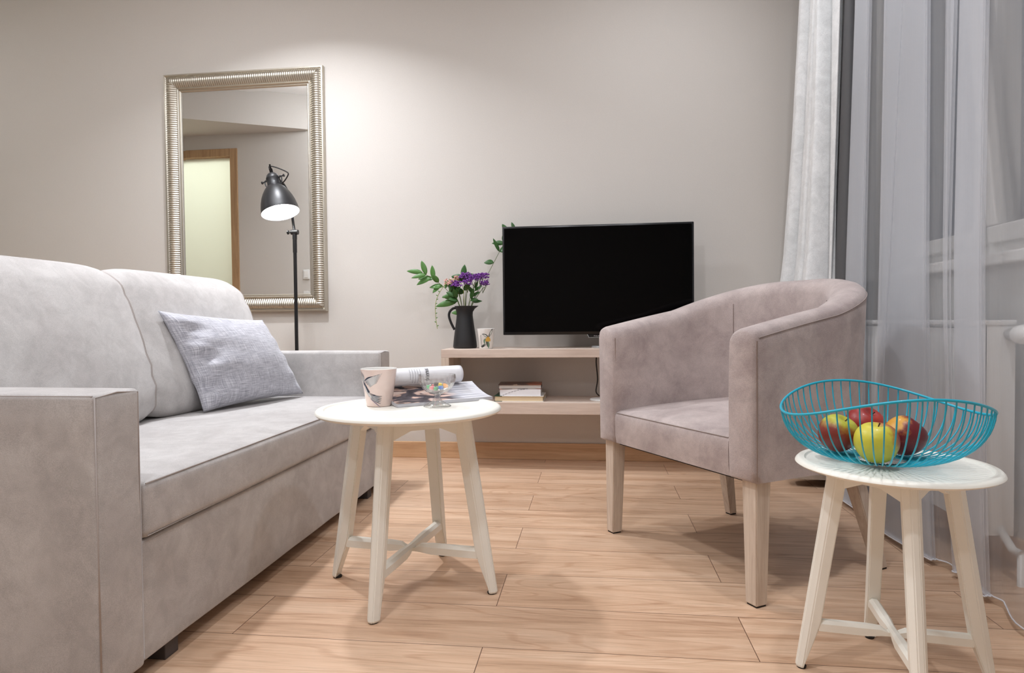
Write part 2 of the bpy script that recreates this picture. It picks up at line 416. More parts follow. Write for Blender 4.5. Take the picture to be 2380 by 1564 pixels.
# housings for the two ceiling lamps and the added fills
for k, (x, y, p, s, spr) in enumerate(LAMPS_AND_FILLS):
    lab = ['round ceiling lamp nearest the mirror', 'round ceiling lamp over the middle of the sofa', 'round fill lamp added in front of the near sofa end', 'round fill lamp added over the open floor', 'round fill lamp added over the small side table', 'round fill lamp added behind the photographer', 'round fill lamp added over the armchair'][k]
    t = thing('ceiling_lamp_and_fill', lab, 'ceiling lamp', (x, y, CEIL))
    bm = bmesh.new(); lathe(bm, [(s*.62, -.001), (s*.62, -.03), (s*.55, -.034), (s*.55, -.02), (0, -.02)], (x, y, CEIL), 40); link('housing', bm, m_white, t, auto=40)
    bm = bmesh.new(); lathe(bm, [(s*.54, -.022), (0, -.022)], (x, y, CEIL), 40); link('diffuser', bm, m_disc, t)

t = thing('pendant_fill', 'pendant fill lamp added over the near end of the sofa to light the ceiling', 'pendant lamp', (-1.8, .75, CEIL))
bm = bmesh.new(); lathe(bm, [(0, -.001), (.045, -.001), (.04, -.02), (0, -.022)], (-1.8, .75, CEIL), 24); tube(bm, [(-1.8, .75, CEIL-.02), (-1.8, .75, 2.42)], .003); link('canopy', bm, m_white, t, auto=40)
bm = bmesh.new(); lathe(bm, [(.03, 2.42), (.045, 2.40), (.05, 2.38), (.03, 2.385)], (-1.8, .75, 0), 24); link('globe_holder', bm, m_white, t)
t = thing('globe_fill', 'small globe fill lamp added near the hall soffit', 'ceiling lamp', (-1.93, 1.95, CEIL))
bm = bmesh.new(); lathe(bm, [(0, -.001), (.05, -.001), (.045, -.03), (.015, -.034), (.012, -.11), (.03, -.12), (.032, -.13), (0, -.13)], (-1.93, 1.95, CEIL), 24); link('lamp_holder', bm, m_white, t, auto=40)

# light switch reflected in the mirror
t = thing('light_switch', 'white light switch on the taupe wall, seen reflected in the mirror', 'light switch', (-2.375, DY, 1.12))
link('switch_plate', bx(-2.415, -2.335, DY, DY+.009, 1.08, 1.16, .003), m_white, t, smooth=False)
link('rocker', bx(-2.403, -2.347, DY+.009, DY+.013, 1.092, 1.148, .001), m_ceramic, t, smooth=False)
t = thing('wall_socket', 'white wall socket near the mirror bottom edge, seen reflected', 'socket', (-2.375, DY, .945))
link('socket_plate', bx(-2.415, -2.335, DY, DY+.009, .895, .975, .003), m_white, t, smooth=False)

# ------------------------------------------------------------------ mirror
mx0, mx1, mz0, mz1 = -2.306, -1.399, .775, 2.067
t = thing('wall_mirror', 'rectangular wall mirror in a ribbed champagne-silver frame', 'mirror', (mx0, W, mz0))
# (offset across, height from the wall, ribbed?)
prof = [(0, 0, 0), (0, .020, 0), (.003, .026, 0), (.010, .027, 0), (.014, .022, 0), (.016, .022, 1), (.022, .030, 1), (.032, .036, 1), (.044, .036, 1), (.056, .030, 1), (.066, .022, 1), (.072, .016, 1), (.074, .018, 0), (.080, .021, 0), (.084, .018, 0), (.086, .012, 0), (.090, .013, 0), (.094, .010, 0), (.096, .006, 0)]
bm = bmesh.new()
def side(p0, du, dn, L):
    n = int(L/.0118); K = 6; rows = []
    for i in range(n*K+1):
        s = L*i/(n*K); row = []
        rib = abs(sin(pi*n*s/L))
        for (o, h, rb) in prof:
            ss = min(max(s, o), L-o)
            hh = h-(.0026*(1-rib) if rb else 0)
            p = Vector(p0)+Vector(du)*ss+Vector(dn)*o
            row.append(bm.verts.new((p.x, W-hh, p.z)))
        rows.append(row)
    grid_faces(bm, rows)
side((mx0, 0, mz0), (1, 0, 0), (0, 0, 1), mx1-mx0); side((mx1, 0, mz1), (-1, 0, 0), (0, 0, -1), mx1-mx0)
side((mx0, 0, mz1), (0, 0, -1), (1, 0, 0), mz1-mz0); side((mx1, 0, mz0), (0, 0, 1), (-1, 0, 0), mz1-mz0)
bmesh.ops.remove_doubles(bm, verts=bm.verts, dist=.00002)
link('mirror_frame', recalc(bm), m_champ, t, auto=50)
bm = bmesh.new(); a, b_, c_, d_ = mx0+.092, mx1-.092, mz0+.092, mz1-.092; e = .018
vo = [bm.verts.new(p) for p in ((a, W-.0055, c_), (b_, W-.0055, c_), (b_, W-.0055, d_), (a, W-.0055, d_))]
vi = [bm.verts.new(p) for p in ((a+e, W-.0056, c_+e), (b_-e, W-.0056, c_+e), (b_-e, W-.0056, d_-e), (a+e, W-.0056, d_-e))]
vb = [bm.verts.new((v.co.x, W-.002, v.co.z)) for v in vo]
bm.faces.new(vi)
for i in range(4): bm.faces.new((vo[i], vo[(i+1) % 4], vi[(i+1) % 4], vi[i])); bm.faces.new((vb[i], vb[(i+1) % 4], vo[(i+1) % 4], vo[i]))
bm.faces.new(vb[::-1])
link('mirror_glass', recalc(bm), m_mirror, t, smooth=False)

# ------------------------------------------------------------------ floor lamp
LX, LY = -1.452, 3.03
t = thing('floor_lamp', 'black adjustable floor lamp with a lit bell shade, standing behind the sofa arm', 'floor lamp', (LX, LY, 0))
bm = bmesh.new(); lathe(bm, [(0, 0), (.125, 0), (.128, .006), (.124, .018), (.11, .022), (.02, .025), (.014, .05), (0, .05)], (LX, LY, 0), 48); link('lamp_base', bm, m_black, t, auto=40)
J = Vector((LX, LY, 1.160))
bm = bmesh.new(); tube(bm, [(LX, LY, .04), (LX, LY, 1.125)], .0085, 16); tube(bm, [(LX, LY, 1.06), (LX, LY, 1.13)], .010, 16); link('lamp_pole', bm, m_black, t, auto=40)
bm = bmesh.new(); lathe(bm, [(0, -.018), (.012, -.018), (.013, 0), (.012, .018), (0, .018)], J, 20, axis=(1, 0, 0)); tube(bm, [J-Vector((0, 0, .035)), J], .011, 16); o = link('joint', bm, m_black, t, auto=40)
bm = bmesh.new(); tube(bm, [J+Vector((-.015, 0, 0)), J+Vector((-.030, 0, 0))], .004, 10); lathe(bm, [(0, 0), (.010, .001), (.011, .006), (.005, .010), (0, .010)], J+Vector((-.030, 0, 0)), 16, axis=(-1, 0, 0)); link('knob', bm, m_black, o, auto=40)
HO = Vector((-1.470, 2.925, 1.238)); HT = Vector((-1.526, 2.958, 1.424)); ax = (HT-HO).normalized()
piv = HO+ax*.178
bm = bmesh.new(); tube(bm, smooth_path([J, (LX-.018, LY+.022, 1.215), (piv.x+.035, LY+.026, 1.33), (piv.x+.012, LY+.010, piv.z-.01), (piv.x+.004, piv.y+.040, piv.z)], 6), .0065, 12); link('lamp_arm', bm, m_black, t)
outer = [(.0885, 0), (.0885, .004), (.087, .012), (.085, .03), (.080, .055), (.072, .080), (.062, .102), (.050, .122), (.040, .134), (.033, .139), (.031, .142), (.0325, .146), (.031, .150), (.031, .176), (.0325, .180), (.031, .184), (.027, .196), (.018, .206), (.010, .210), (0, .211)]
bm = bmesh.new(); lathe(bm, outer, HO, 56, axis=ax); link('lamp_shade', recalc(bm), m_black, t, auto=60)
bm = bmesh.new(); lathe(bm, [(.0875, .002)]+[(r-.0025, z-.002) for r, z in outer[2:10]]+[(0, .136)], HO, 56, axis=ax)
bmesh.ops.recalc_face_normals(bm, faces=bm.faces); bmesh.ops.reverse_faces(bm, faces=bm.faces)
o = link('shade_lining', bm, m_ceramic, t); o['label'] = 'white inside of the shade'
bm = bmesh.new(); bmesh.ops.create_icosphere(bm, subdivisions=3, radius=.026, matrix=Matrix.Translation(HO+ax*.055)); tube(bm, [HO+ax*.07, HO+ax*.13], .014, 16); o = link('bulb', bm, m_bulb, t); o['label'] = 'glowing white bulb'
side_v = ax.cross(Vector((0, 1, 0))).normalized()
for s in (-1, 1):
    bm = bmesh.new(); tube(bm, smooth_path([piv+side_v*s*.026-ax*.045, piv+side_v*s*.040-ax*.028, piv+side_v*s*.044, piv+side_v*s*.034+ax*.004], 5), .003, 8); link('bracket', bm, m_black, t)
for s in (-1, 1):
    bm = bmesh.new(); tube(bm, [piv+side_v*s*.03, piv+side_v*s*.056], .0035, 8); lathe(bm, [(0, 0), (.007, .001), (.007, .006), (0, .007)], piv+side_v*s*.054, 14, axis=side_v*s)
    link('wing_nut', bm, m_black, t, auto=40)
top = HO+ax*.21
bm = bmesh.new(); tube(bm, [top-ax*.005, top+ax*.022], .008, 12); tube(bm, [top+ax*.02, top+ax*.046], .0045, 10); link('swivel', bm, m_black, t)
bm = bmesh.new(); tube(bm, smooth_path([top+ax*.01+Vector((-.006, 0, 0)), top+ax*.036+Vector((-.004, 0, 0)), top+ax*.034+Vector((.03, 0, -.004)), top+Vector((.075, .0, .004)), top+Vector((.083, .0, -.012)), top+Vector((.052, .005, -.046)), piv+side_v*(-.03 if side_v.x < 0 else .03)], 6), .003, 8); link('cable', bm, m_rubber, t)

# ------------------------------------------------------------------ sofa (faces +X)
t = thing('sofa', 'long grey velvet sofa with box arms and two loose back cushions', 'sofa', (-1.33, 1.90, 0))
XF = -.889
def upholstered(x0, x1, y0, y1, z0, z1, bev=.012, puff=.006, cuts=10):
    b2 = bx(x0, x1, y0, y1, z0, z1, bev, 4)
    cx, cy, cz = (x0+x1)/2, (y0+y1)/2, (z0+z1)/2
    bmesh.ops.subdivide_edges(b2, edges=[e for e in b2.edges if e.calc_length() > .08], cuts=cuts, use_grid_fill=True)
    hx, hy, hz = (x1-x0)/2, (y1-y0)/2, (z1-z0)/2
    for v in b2.verts:
        a, b_, c_ = (v.co.x-cx)/hx, (v.co.y-cy)/hy, (v.co.z-cz)/hz
        n = noise.noise(v.co*6)*.0012
        fa, fb, fc = 1-a**4, 1-b_**4, 1-c_**4
        v.co.x += (puff*max(fb, 0)*max(fc, 0)+n)*a**3; v.co.y += (puff*max(fa, 0)*max(fc, 0)+n)*b_**3; v.co.z += (puff*max(fa, 0)*max(fb, 0)+n)*c_**3
    return b2
def piping(name, pts, par, r=.0016, closed=False):
    b2 = bmesh.new(); tube(b2, pts, r, 6, closed=closed); return link(name, b2, m_seams, par)
A0, A1, B0, B1, AT = 1.052, 1.170, 2.625, 2.748, .589
for (y0, y1) in ((A0, A1), (B0, B1)):
    o = link('armrest', upholstered(-1.80, XF, y0, y1, .035, AT, .010, .003), m_sofa, t, auto=60)
    e = .0035; X = XF-.0015
    piping('piping', [(X, y0+e, .05), (X, y0+e, AT-.006), (X, (y0+y1)/2, AT-.001), (X, y1-e, AT-.006), (X, y1-e, .05)], o)
    piping('piping', [(-1.78, y0+e, AT-.0035), (X-.004, y0+e, AT-.0035)], o, .0013)
link('sofa_base', upholstered(-1.66, XF-.006, A1+.001, B0-.001, .040, .283, .006, .002), m_sofa, t, auto=60)
o = link('seat_cushion', upholstered(-1.60, XF+.004, A1+.002, B0-.002, .285, .402, .016, .005, 14), m_sofa, t, auto=60)
piping('piping', [(XF+.001, A1+.01, .397), (XF+.0015, 1.9, .400), (XF+.001, B0-.01, .397)], o)
piping('piping', [(XF+.003, A1+.01, .292), (XF+.003, B0-.01, .292)], o, .0012)
link('backrest', upholstered(-1.80, -1.67, A1+.001, B0-.001, .10, .80, .015, .004), m_sofa, t, auto=60)
def back_cushion(y0, y1):
    b2 = bmesh.new(); NV, NU = 22, 40
    # profile in (x,z): front face leaning back, rounded top, rear
    pr = [(-1.405, .405), (-1.385, .425), (-1.372, .48), (-1.392, .58), (-1.428, .70), (-1.468, .80), (-1.498, .855), (-1.525, .885), (-1.56, .902), (-1.60, .900), (-1.632, .880), (-1.648, .84), (-1.652, .70), (-1.648, .50), (-1.635, .42), (-1.60, .406), (-1.50, .404)]
    pr = [Vector((x, 0, z)) for x, z in pr]
    path = smooth_path(pr+[pr[0]], 3)[:-1]
    cen = Vector((-1.53, 0, .65)); rows = []
    for i in range(NV+1):
        f = i/NV; u = 2*f-1
        y = y0+(y1-y0)*f
        k = 1-.075*abs(u)**8
        row = []
        for p in path:
            q = cen+(p-cen)*k; 
            bul = .010*(1-u*u)*(1 if p.x > -1.5 else .3)
            q.x += bul+.003*noise.noise(Vector((y*7, p.z*9, 3)))
            # pulled edge wrinkles near the seams
            q.x += .0035*abs(u)**8*sin(p.z*90)
            row.append(b2.verts.new((q.x, y, q.z)))
        rows.append(row)
    grid_faces(b2, rows, close_v=True)
    b2.faces.new(rows[0]); b2.faces.new(rows[-1][::-1])
    return recalc(b2), rows
for (y0, y1) in ((A1+.004, 1.896), (1.899, B0-.006)):
    b2, rows = back_cushion(y0, y1)
    e0 = [rows[0][k].co.copy() for k in range(2, 40)]; e1 = [rows[-1][k].co.copy() for k in range(2, 40)]
    o = link('back_cushion', b2, m_sofa, t, auto=70)
    piping('piping', [p+Vector((0, -.001, 0)) for p in e1], o, .002)
    piping('piping', [p+Vector((0, .001, 0)) for p in e0], o, .002)
for (x, y) in ((-.935, 1.275), (-1.7, 1.275), (-.935, 2.52), (-1.7, 2.52), (-.935, 2.70), (-1.7, 2.70), (-.935, 1.11), (-1.7, 1.11)):
    z1 = .041
    link('foot', bx(x-.028, x+.028, y-.022, y+.022, 0, z1, .002), m_foot, t, smooth=False)

# ------------------------------------------------------------------ throw pillow
def pillow_mat():
    m, tt, b = nt('grey_woven_linen')
    c = tt.nodes.new('ShaderNodeTexCoord')
    def strand(sc, seed):
        mp = tt.nodes.new('ShaderNodeMapping'); mp.inputs['Scale'].default_value = sc; mp.inputs['Location'].default_value = (seed, seed, 0)
        tt.links.new(c.outputs['UV'], mp.inputs[0])
        n = N(tt, 'ShaderNodeTexNoise', Scale=1.0, Detail=3.0, Roughness=.75); tt.links.new(mp.outputs[0], n.inputs['Vector']); return n.outputs[0]
    a = strand((260, 9, 1), 1); b2 = strand((11, 190, 1), 9)
    ad = tt.nodes.new('ShaderNodeMath'); ad.operation = 'ADD'; tt.links.new(a, ad.inputs[0]); tt.links.new(b2, ad.inputs[1])
    hf = tt.nodes.new('ShaderNodeMath'); hf.operation = 'MULTIPLY'; hf.inputs[1].default_value = .5; tt.links.new(ad.outputs[0], hf.inputs[0])
    base = ramp(tt, hf.outputs[0], [(.34, srgb((120, 120, 130))), (.48, srgb((172, 172, 181))), (.64, srgb((224, 224, 229)))])
    tt.links.new(base, b.inputs['Base Color']); b.inputs['Roughness'].default_value = .9
    b.inputs['Sheen Weight'].default_value = .2
    bump(tt, b, hf.outputs[0], .4, .001)
    return m
BL, BR, TL, TR = Vector((-1.325, 2.055, .412)), Vector((-1.215, 2.590, .416)), Vector((-1.435, 1.985, .760)), Vector((-1.365, 2.540, .728))
bm = bmesh.new(); uvl = bm.loops.layers.uv.new('UVMap'); NU, NV = 56, 40
nrm = (BR-BL).cross(TL-BL).normalized()
if nrm.x < 0: nrm = -nrm
sides = []
for sgn in (1, -1):
    rows = []
    for i in range(NU+1):
        u = i/NU; row = []
        for j in range(NV+1):
            v = j/NV
            # edges bow inwards between corners
            uu_, vv_ = u, v
            ub = u+(.5-u)*.07*(4*v*(1-v))*1.0*(abs(2*u-1)**3); vb_ = v+(.5-v)*.055*(4*u*(1-u))*(abs(2*v-1)**3)
            p = BL.lerp(BR, ub).lerp(TL.lerp(TR, ub), vb_)
            e = (4*u*(1-u))**.55*(4*v*(1-v))**.55
            th = (.085 if sgn > 0 else .050)*e
            wr = .0115*math.exp(-((u-.04)/.20)**2)*sin(v*24-u*10)*min(1, 9*u)*(4*v*(1-v))**.35
            wr += .006*math.exp(-((u-.02)/.16)**2)*sin(v*41+u*14+1)*min(1, 9*u)*(4*v*(1-v))**.35
            wr += .006*math.exp(-((u-1)/.12)**2)*sin(v*30)*min(1, 9*(1-u))
            wr += .005*noise.noise(Vector((u*5, v*5, 2)))*e
            row.append((p+nrm*sgn*(th+wr), (u, v)))
        rows.append(row)
    sides.append(rows)
cache = {}
def pv(s, i, j):
    edge = i in (0, NU) or j in (0, NV); k = (0 if edge else s, i, j)
    if k not in cache: cache[k] = bm.verts.new(sides[s][i][j][0])
    return cache[k]
for s in (0, 1):
    for i in range(NU):
        for j in range(NV):
            q = [(i, j), (i+1, j), (i+1, j+1), (i, j+1)]
            if s: q = q[::-1]
            fce = bm.faces.new([pv(s, *k) for k in q])
            for lp, k in zip(fce.loops, q): lp[uvl].uv = (k[0]/NU, k[1]/NV*.65)
recalc(bm)
o = link('throw_pillow', bm, pillow_mat(), loc=(-1.30, 2.32, .41)); prop(o, 'grey woven rectangular throw pillow leaning on the far back cushion', 'pillow')

# ------------------------------------------------------------------ media shelf
sx0, sx1, sy0, st, sb = -.722, .80, 3.02, .580, .272
t = thing('media_shelf', 'wall-mounted whitewashed wooden media shelf under the television', 'shelf', (sx0, W, sb))
link('shelf_top', bx(sx0, sx1, sy0, W, st-.040, st, .0015), m_ashx, t, smooth=False)
link('shelf_board', bx(sx0, sx1, sy0, W, sb, sb+.056, .0015), m_ashx, t, smooth=False)
for x0 in (sx0, sx1-.038): link('side_panel', bx(x0, x0+.038, sy0, W, sb+.056, st-.040, .001), m_ash, t, smooth=False)
LZ = sb+.056

# ------------------------------------------------------------------ television
ty = 3.10; tx0, tx1, tz0, tz1 = -.431, .471, .645, 1.168
t = thing('television', 'flat black television on the media shelf', 'television', (.02, ty+.03, st))
bm = bmesh.new(); box(bm, tx0, tx1, ty, ty+.022, tz0, tz1, .003); box(bm, tx0+.12, tx1-.12, ty+.02, ty+.065, tz0+.05, tz1-.14, .012); link('tv_casing', bm, m_tvbody, t, auto=40)
link('screen', bx(tx0+.009, tx1-.009, ty-.0008, ty+.002, tz0+.014, tz1-.009), m_screen, t, smooth=False)
bm = bmesh.new()
vs = [(-.045, tz0), (.045, tz0), (.038, tz0-.014), (-.038, tz0-.014)]
fr = [bm.verts.new((.02+x, ty-.002, z)) for x, z in vs]; bk = [bm.verts.new((.02+x, ty+.012, z)) for x, z in vs]
bm.faces.new(fr); bm.faces.new(bk[::-1])
for i in range(4): bm.faces.new((fr[i], fr[(i+1) % 4], bk[(i+1) % 4], bk[i]))
o = link('logo_plate', recalc(bm), m_tvbody, t, smooth=False)
bm = text_bm('PHILIPS', .0095); bmesh.ops.transform(bm, matrix=Matrix.Translation((.02, ty-.0035, tz0-.0105)) @ Matrix.Rotation(pi/2, 4, 'X'), verts=bm.verts)
link('lettering', bm, m_silver, o, smooth=False)
bm = bmesh.new(); tube(bm, [(.02+x, ty-.003, z) for x, z in (vs[0], vs[3], vs[2], vs[1])], .0009, 6); link('plate_edge', bm, m_silver, o)
link('stand_neck', bx(.035, .075, ty+.02, ty+.045, st+.010, tz0+.08, .004), m_tvbody, t, smooth=False)
bm = bmesh.new(); lathe(bm, [(0, 0), (.062, 0), (.064, .004), (.058, .010), (0, .012)], (.055, ty+.03, st), 40)
o = link('stand_base', bm, m_silver, t, auto=40)
# cable dropping through the shelf, and the white disc on the lower board
bm = bmesh.new(); tube(bm, smooth_path([(.018, W-.06, st-.041), (.016, W-.07, .50), (.022, W-.07, .42), (.014, W-.08, .36), (.03, W-.10, LZ+.012)], 6), .003, 8)
o = link('power_cable', bm, m_rubber, loc=(.02, W-.08, LZ)); prop(o, 'thin black cable hanging inside the media shelf by the armchair', 'cable')
t = thing('cable_box', 'flat round white disc on the lower media shelf, half behind the armchair', 'cable box', (.035, 3.12, LZ))
bm = bmesh.new(); lathe(bm, [(0, 0), (.05, 0), (.052, .004), (.048, .009), (.02, .011), (0, .011)], (.035, 3.12, LZ), 40); link('disc', bm, m_white, t, auto=40)

# ------------------------------------------------------------------ books
def book(name, label, cx, cy, z, w_, d_, th, rz, m_cover, m_pages, ext=None):
    tt = thing(name, label, 'book', (cx, cy, z), rz, 'books stacked on the lower media shelf')
    c = .0022
    for zz in (0, th-c): 
        link('cover', bx(-w_/2, w_/2, -d_/2, d_/2, zz, zz+c, .0006), m_cover, tt, smooth=False, local=True)
    link('spine', bx(-w_/2, w_/2, d_/2-c, d_/2, c, th-c), m_cover, tt, smooth=False, local=True)
    bm = bx(-w_/2+.004, w_/2-.004, -d_/2+.004, d_/2-c, c, th-c)
    link('pages', bm, m_pages, tt, smooth=False, local=True)
    if ext: ext(tt)
    return tt
m_pages = plain('cream_pages', (226, 204, 168), .8, gscale=400); m_pagesw = plain('grey_white_pages', (206, 200, 194), .8, gscale=400)
def two_tone(name, c1, c2, cut):
    m, tt, b = nt(name); v = coords(tt); s = tt.nodes.new('ShaderNodeSeparateXYZ'); tt.links.new(v, s.inputs[0])
    g = tt.nodes.new('ShaderNodeMath'); g.operation = 'GREATER_THAN'; g.inputs[1].default_value = cut; tt.links.new(s.outputs[0], g.inputs[0])
    tt.links.new(mixc(tt, g.outputs[0], srgb(c1), srgb(c2)), b.inputs['Base Color']); b.inputs['Roughness'].default_value = .4; return m
m_green = two_tone('green_and_white_cover', (18, 66, 46), (232, 228, 222), -.080)
def ill_cover():
    m, tt, b = nt('dark_illustrated_cover'); br = N(tt, 'ShaderNodeTexVoronoi', Scale=16.0); tt.links.new(coords(tt, scale=(1, .5, 1)), br.inputs['Vector'])
    c = ramp(tt, br.outputs['Color'], [(0, srgb((52, 28, 22))), (.5, srgb((70, 34, 24))), (.62, srgb((150, 74, 40))), (.85, srgb((176, 160, 144)))])
    tt.links.new(c, b.inputs['Base Color']); b.inputs['Roughness'].default_value = .3; return m
bk1 = book('book', 'lowest book of the stack, green and white cover with cream pages', -.353, 3.13, LZ, .237, .16, .027, 0, m_green, m_pages)
# middle book is turned spine out: plain white spine with a dotted line
def dots(tt):
    bm = bmesh.new()
    for k in range(22):
        x = -.082+k*.0048; z = .003+.0285*(1-(1-k/22)**1.6)
        xbox(bm, (x, -.0703, z), (1, 0, 0), (0, 1, 0), (0, 0, 1), .0022 if k % 3 else .0034, .0006, .0016 if k % 3 else .0026)
    link('printed_marks', bm, m_ink, tt, smooth=False, local=True)
tt = thing('book', 'middle book of the stack, white with a dotted line across its spine', 'book', (-.346, 3.125, LZ+.0272), 0, 'books stacked on the lower media shelf')
for zz in (0, .0315-.0022): link('cover', bx(-.098, .098, -.07, .07, zz, zz+.0022), m_paper, tt, smooth=False, local=True)
link('spine', bx(-.098, .098, -.07, -.0678, .0022, .0293), m_paper, tt, smooth=False, local=True)
link('pages', bx(-.094, .094, -.0678, .066, .0022, .0293), m_pagesw, tt, smooth=False, local=True); dots(tt)
book('book', 'topmost book of the stack, dark brown illustrated cover', -.352, 3.132, LZ+.0592, .208, .15, .0215, radians(4), ill_cover(), m_pagesw)

# ------------------------------------------------------------------ jug
jx, jy = -.632, 3.16
t = thing('black_jug', 'matte black metal jug holding the flowers', 'jug', (jx, jy, st))
op = [(0, 0), (.054, 0), (.058, .003), (.0595, .010), (.057, .035), (.052, .075), (.046, .115), (.0415, .150), (.040, .165), (.041, .180), (.045, .196), (.049, .206), (.0505, .209), (.049, .210)]
prf = op+[(.046, .206), (.042, .196), (.038, .180), (.037, .165), (.0385, .150), (.043, .115), (.049, .075), (.054, .035), (.055, .012), (0, .006)]
def spout(a, r, z): return 1+(.42*math.exp(-((a)/.32)**2)+.42*math.exp(-((a-2*pi)/.32)**2))*max(0, (z-.175)/.035)**2
bm = bmesh.new(); lathe(bm, prf, (jx, jy, st), 64, mod=spout); link('jug_body', bm, m_jug, t, auto=70)
bm = bmesh.new()
hp = smooth_path([(jx-.046, jy, st+.200), (jx-.060, jy-.003, st+.197), (jx-.075, jy-.006, st+.180), (jx-.078, jy-.006, st+.158), (jx-.068, jy-.004, st+.125), (jx-.052, jy, st+.092)], 8)
tube(bm, hp, .0062, 12); link('handle', bm, m_jug, t)
bm = bmesh.new(); lathe(bm, [(0, 0), (.037, 0)], (jx, jy, st+.150), 24)

# --- bouquet: each branch or stem is its own thing, standing in the jug
mouth = Vector((jx, jy, st+.12))
def leaf(bm, base, d, L, wd_, droop=.2, up=Vector((0, 0, 1)), roll_=0):
    d = Vector(d).normalized(); sd = d.cross(up)
    sd = sd.normalized() if sd.length > .01 else Vector((1, 0, 0))
    sd = Matrix.Rotation(roll_, 3, d) @ sd; nn = sd.cross(d)
    rows = []; n = 8
    for i in range(n+1):
        s = i/n; wv = wd_*(sin(pi*s**.8)**.8 if 0 < s < 1 else 0)
        c = Vector(base)+d*L*s-Vector((0, 0, 1))*droop*L*s*s
        if i in (0, n): v = bm.verts.new(c); rows.append([v]*3)
        else: rows.append([bm.verts.new(c-sd*wv+nn*wv*.28), bm.verts.new(c), bm.verts.new(c+sd*wv+nn*wv*.28)])
    grid_faces(bm, rows)
def finish_leaf(bm, th=.0006):
    recalc(bm); r = bmesh.ops.solidify(bm, geom=list(bm.faces), thickness=th); return bm
def branch(name, label, cat, pts, leaves, mat, grp=None, stem_m=None, r=.0018):
    tt = thing(name, label, cat, mouth, 0, grp)
    path = smooth_path(pts, 6)
    bm = bmesh.new(); tube(bm, path, [r*(1-.5*i/len(path)) for i in range(len(path))], 6); link('stem', bm, stem_m or m_stem, tt)
    for (s, d, L, wv) in leaves:
        k = min(int(s*(len(path)-1)), len(path)-1)
        bm = bmesh.new(); leaf(bm, path[k], d, L, wv*1.15, .12, up=Vector((random.uniform(-.3, .3), -1, random.uniform(.0, .6)))); finish_leaf(bm)
        link('leaf', bm, mat, tt)
    return tt
G = 'leafy branches in the black jug'
branch('leafy_branch', 'leafy green branch reaching far left out of the black jug', 'branch',
       [(jx+.01, jy, st+.02), (jx-.02, jy, st+.20), (jx-.07, jy-.02, st+.275), (jx-.135, jy-.03, st+.335), (jx-.20, jy-.04, st+.375)],
       [(1, (-1, 0, .25), .085, .011), (.93, (-.3, 0, 1), .085, .012), (.92, (-1, -.2, -.1), .075, .010), (.82, (-.1, 0, 1), .080, .012), (.85, (-1, 0, -.35), .080, .013), (.74, (-.5, -.3, .9), .055, .013), (.80, (-.9, .2, .15), .09, .013), (.70, (-.8, -.1, -.7), .055, .011), (.66, (-1, 0, .05), .07, .013), (.60, (.25, 0, .9), .05, .007), (.44, (.0, -.2, 1), .085, .020), (.46, (-.8, -.2, -.12), .05, .009), (.36, (-1, -.2, -.12), .11, .015), (.38, (-.9, -.1, .3), .07, .014), (.22, (-.9, -.3, .15), .055, .011)], m_leaf2, G)
branch('leafy_branch', 'short leafy branch standing upright in the middle of the black jug', 'branch',
       [(jx, jy+.01, st+.02), (jx-.005, jy, st+.20), (jx+.0, jy-.01, st+.30), (jx-.002, jy-.015, st+.345)],
       [(1, (.1, 0, 1), .080, .013), (.95, (-1, 0, .4), .065, .016), (.93, (1, 0, .55), .075, .018), (.9, (.1, -.6, .6), .05, .018), (.85, (-.9, 0, .9), .06, .009), (.6, (-.8, -.3, .4), .06, .014), (.62, (.6, -.2, .6), .05, .012)], m_leaf, G)
branch('leafy_branch', 'leafy branch leaning right behind the television edge', 'branch',
       [(jx+.01, jy, st+.02), (jx+.03, jy+.01, st+.20), (jx+.11, jy+.03, st+.36), (jx+.17, jy+.055, st+.48), (jx+.205, jy+.075, st+.54), (jx+.245, jy+.08, st+.585)],
       [(.60, (-.35, -.1, .9), .085, .008), (.60, (1, 0, .45), .09, .018), (.66, (1, 0, .25), .06, .008), (.76, (-1, 0, .15), .065, .011), (.74, (.2, 0, 1), .075, .016), (.88, (-.5, 0, 1), .085, .013), (.92, (.8, 0, .5), .08, .013), (1.0, (-.3, 0, 1), .055, .008), (1.0, (1, 0, .35), .075, .010), (.52, (-1, -.1, .1), .05, .012), (.24, (.9, -.1, .2), .05, .007)], m_leaf, G)
branch('leafy_branch', 'low tuft of narrow leaves just above the left rim of the black jug', 'branch',
       [(jx-.005, jy-.01, st+.04), (jx-.02, jy-.02, st+.20), (jx-.035, jy-.03, st+.255), (jx-.045, jy-.03, st+.30)],
       [(.55, (-1, -.3, .35), .05, .010), (.62, (-.2, -.5, 1), .06, .011), (.72, (-1, 0, .6), .06, .011), (.8, (.6, -.3, .8), .05, .010), (.9, (-.7, -.2, .7), .055, .010), (1, (0, 0, 1), .05, .009)], m_leaf, G)
branch('leafy_branch', 'low tuft of narrow leaves above the right rim of the black jug', 'branch',
       [(jx+.005, jy-.01, st+.04), (jx+.025, jy-.02, st+.20), (jx+.045, jy-.03, st+.255), (jx+.06, jy-.03, st+.29)],
       [(.55, (1, -.3, .25), .045, .008), (.6, (.3, -.4, 1), .07, .010), (.72, (1, 0, .7), .05, .008), (.8, (-.5, -.3, .9), .055, .009), (.9, (.8, -.2, .6), .05, .007), (1, (.3, 0, 1), .05, .007)], m_leaf, G)
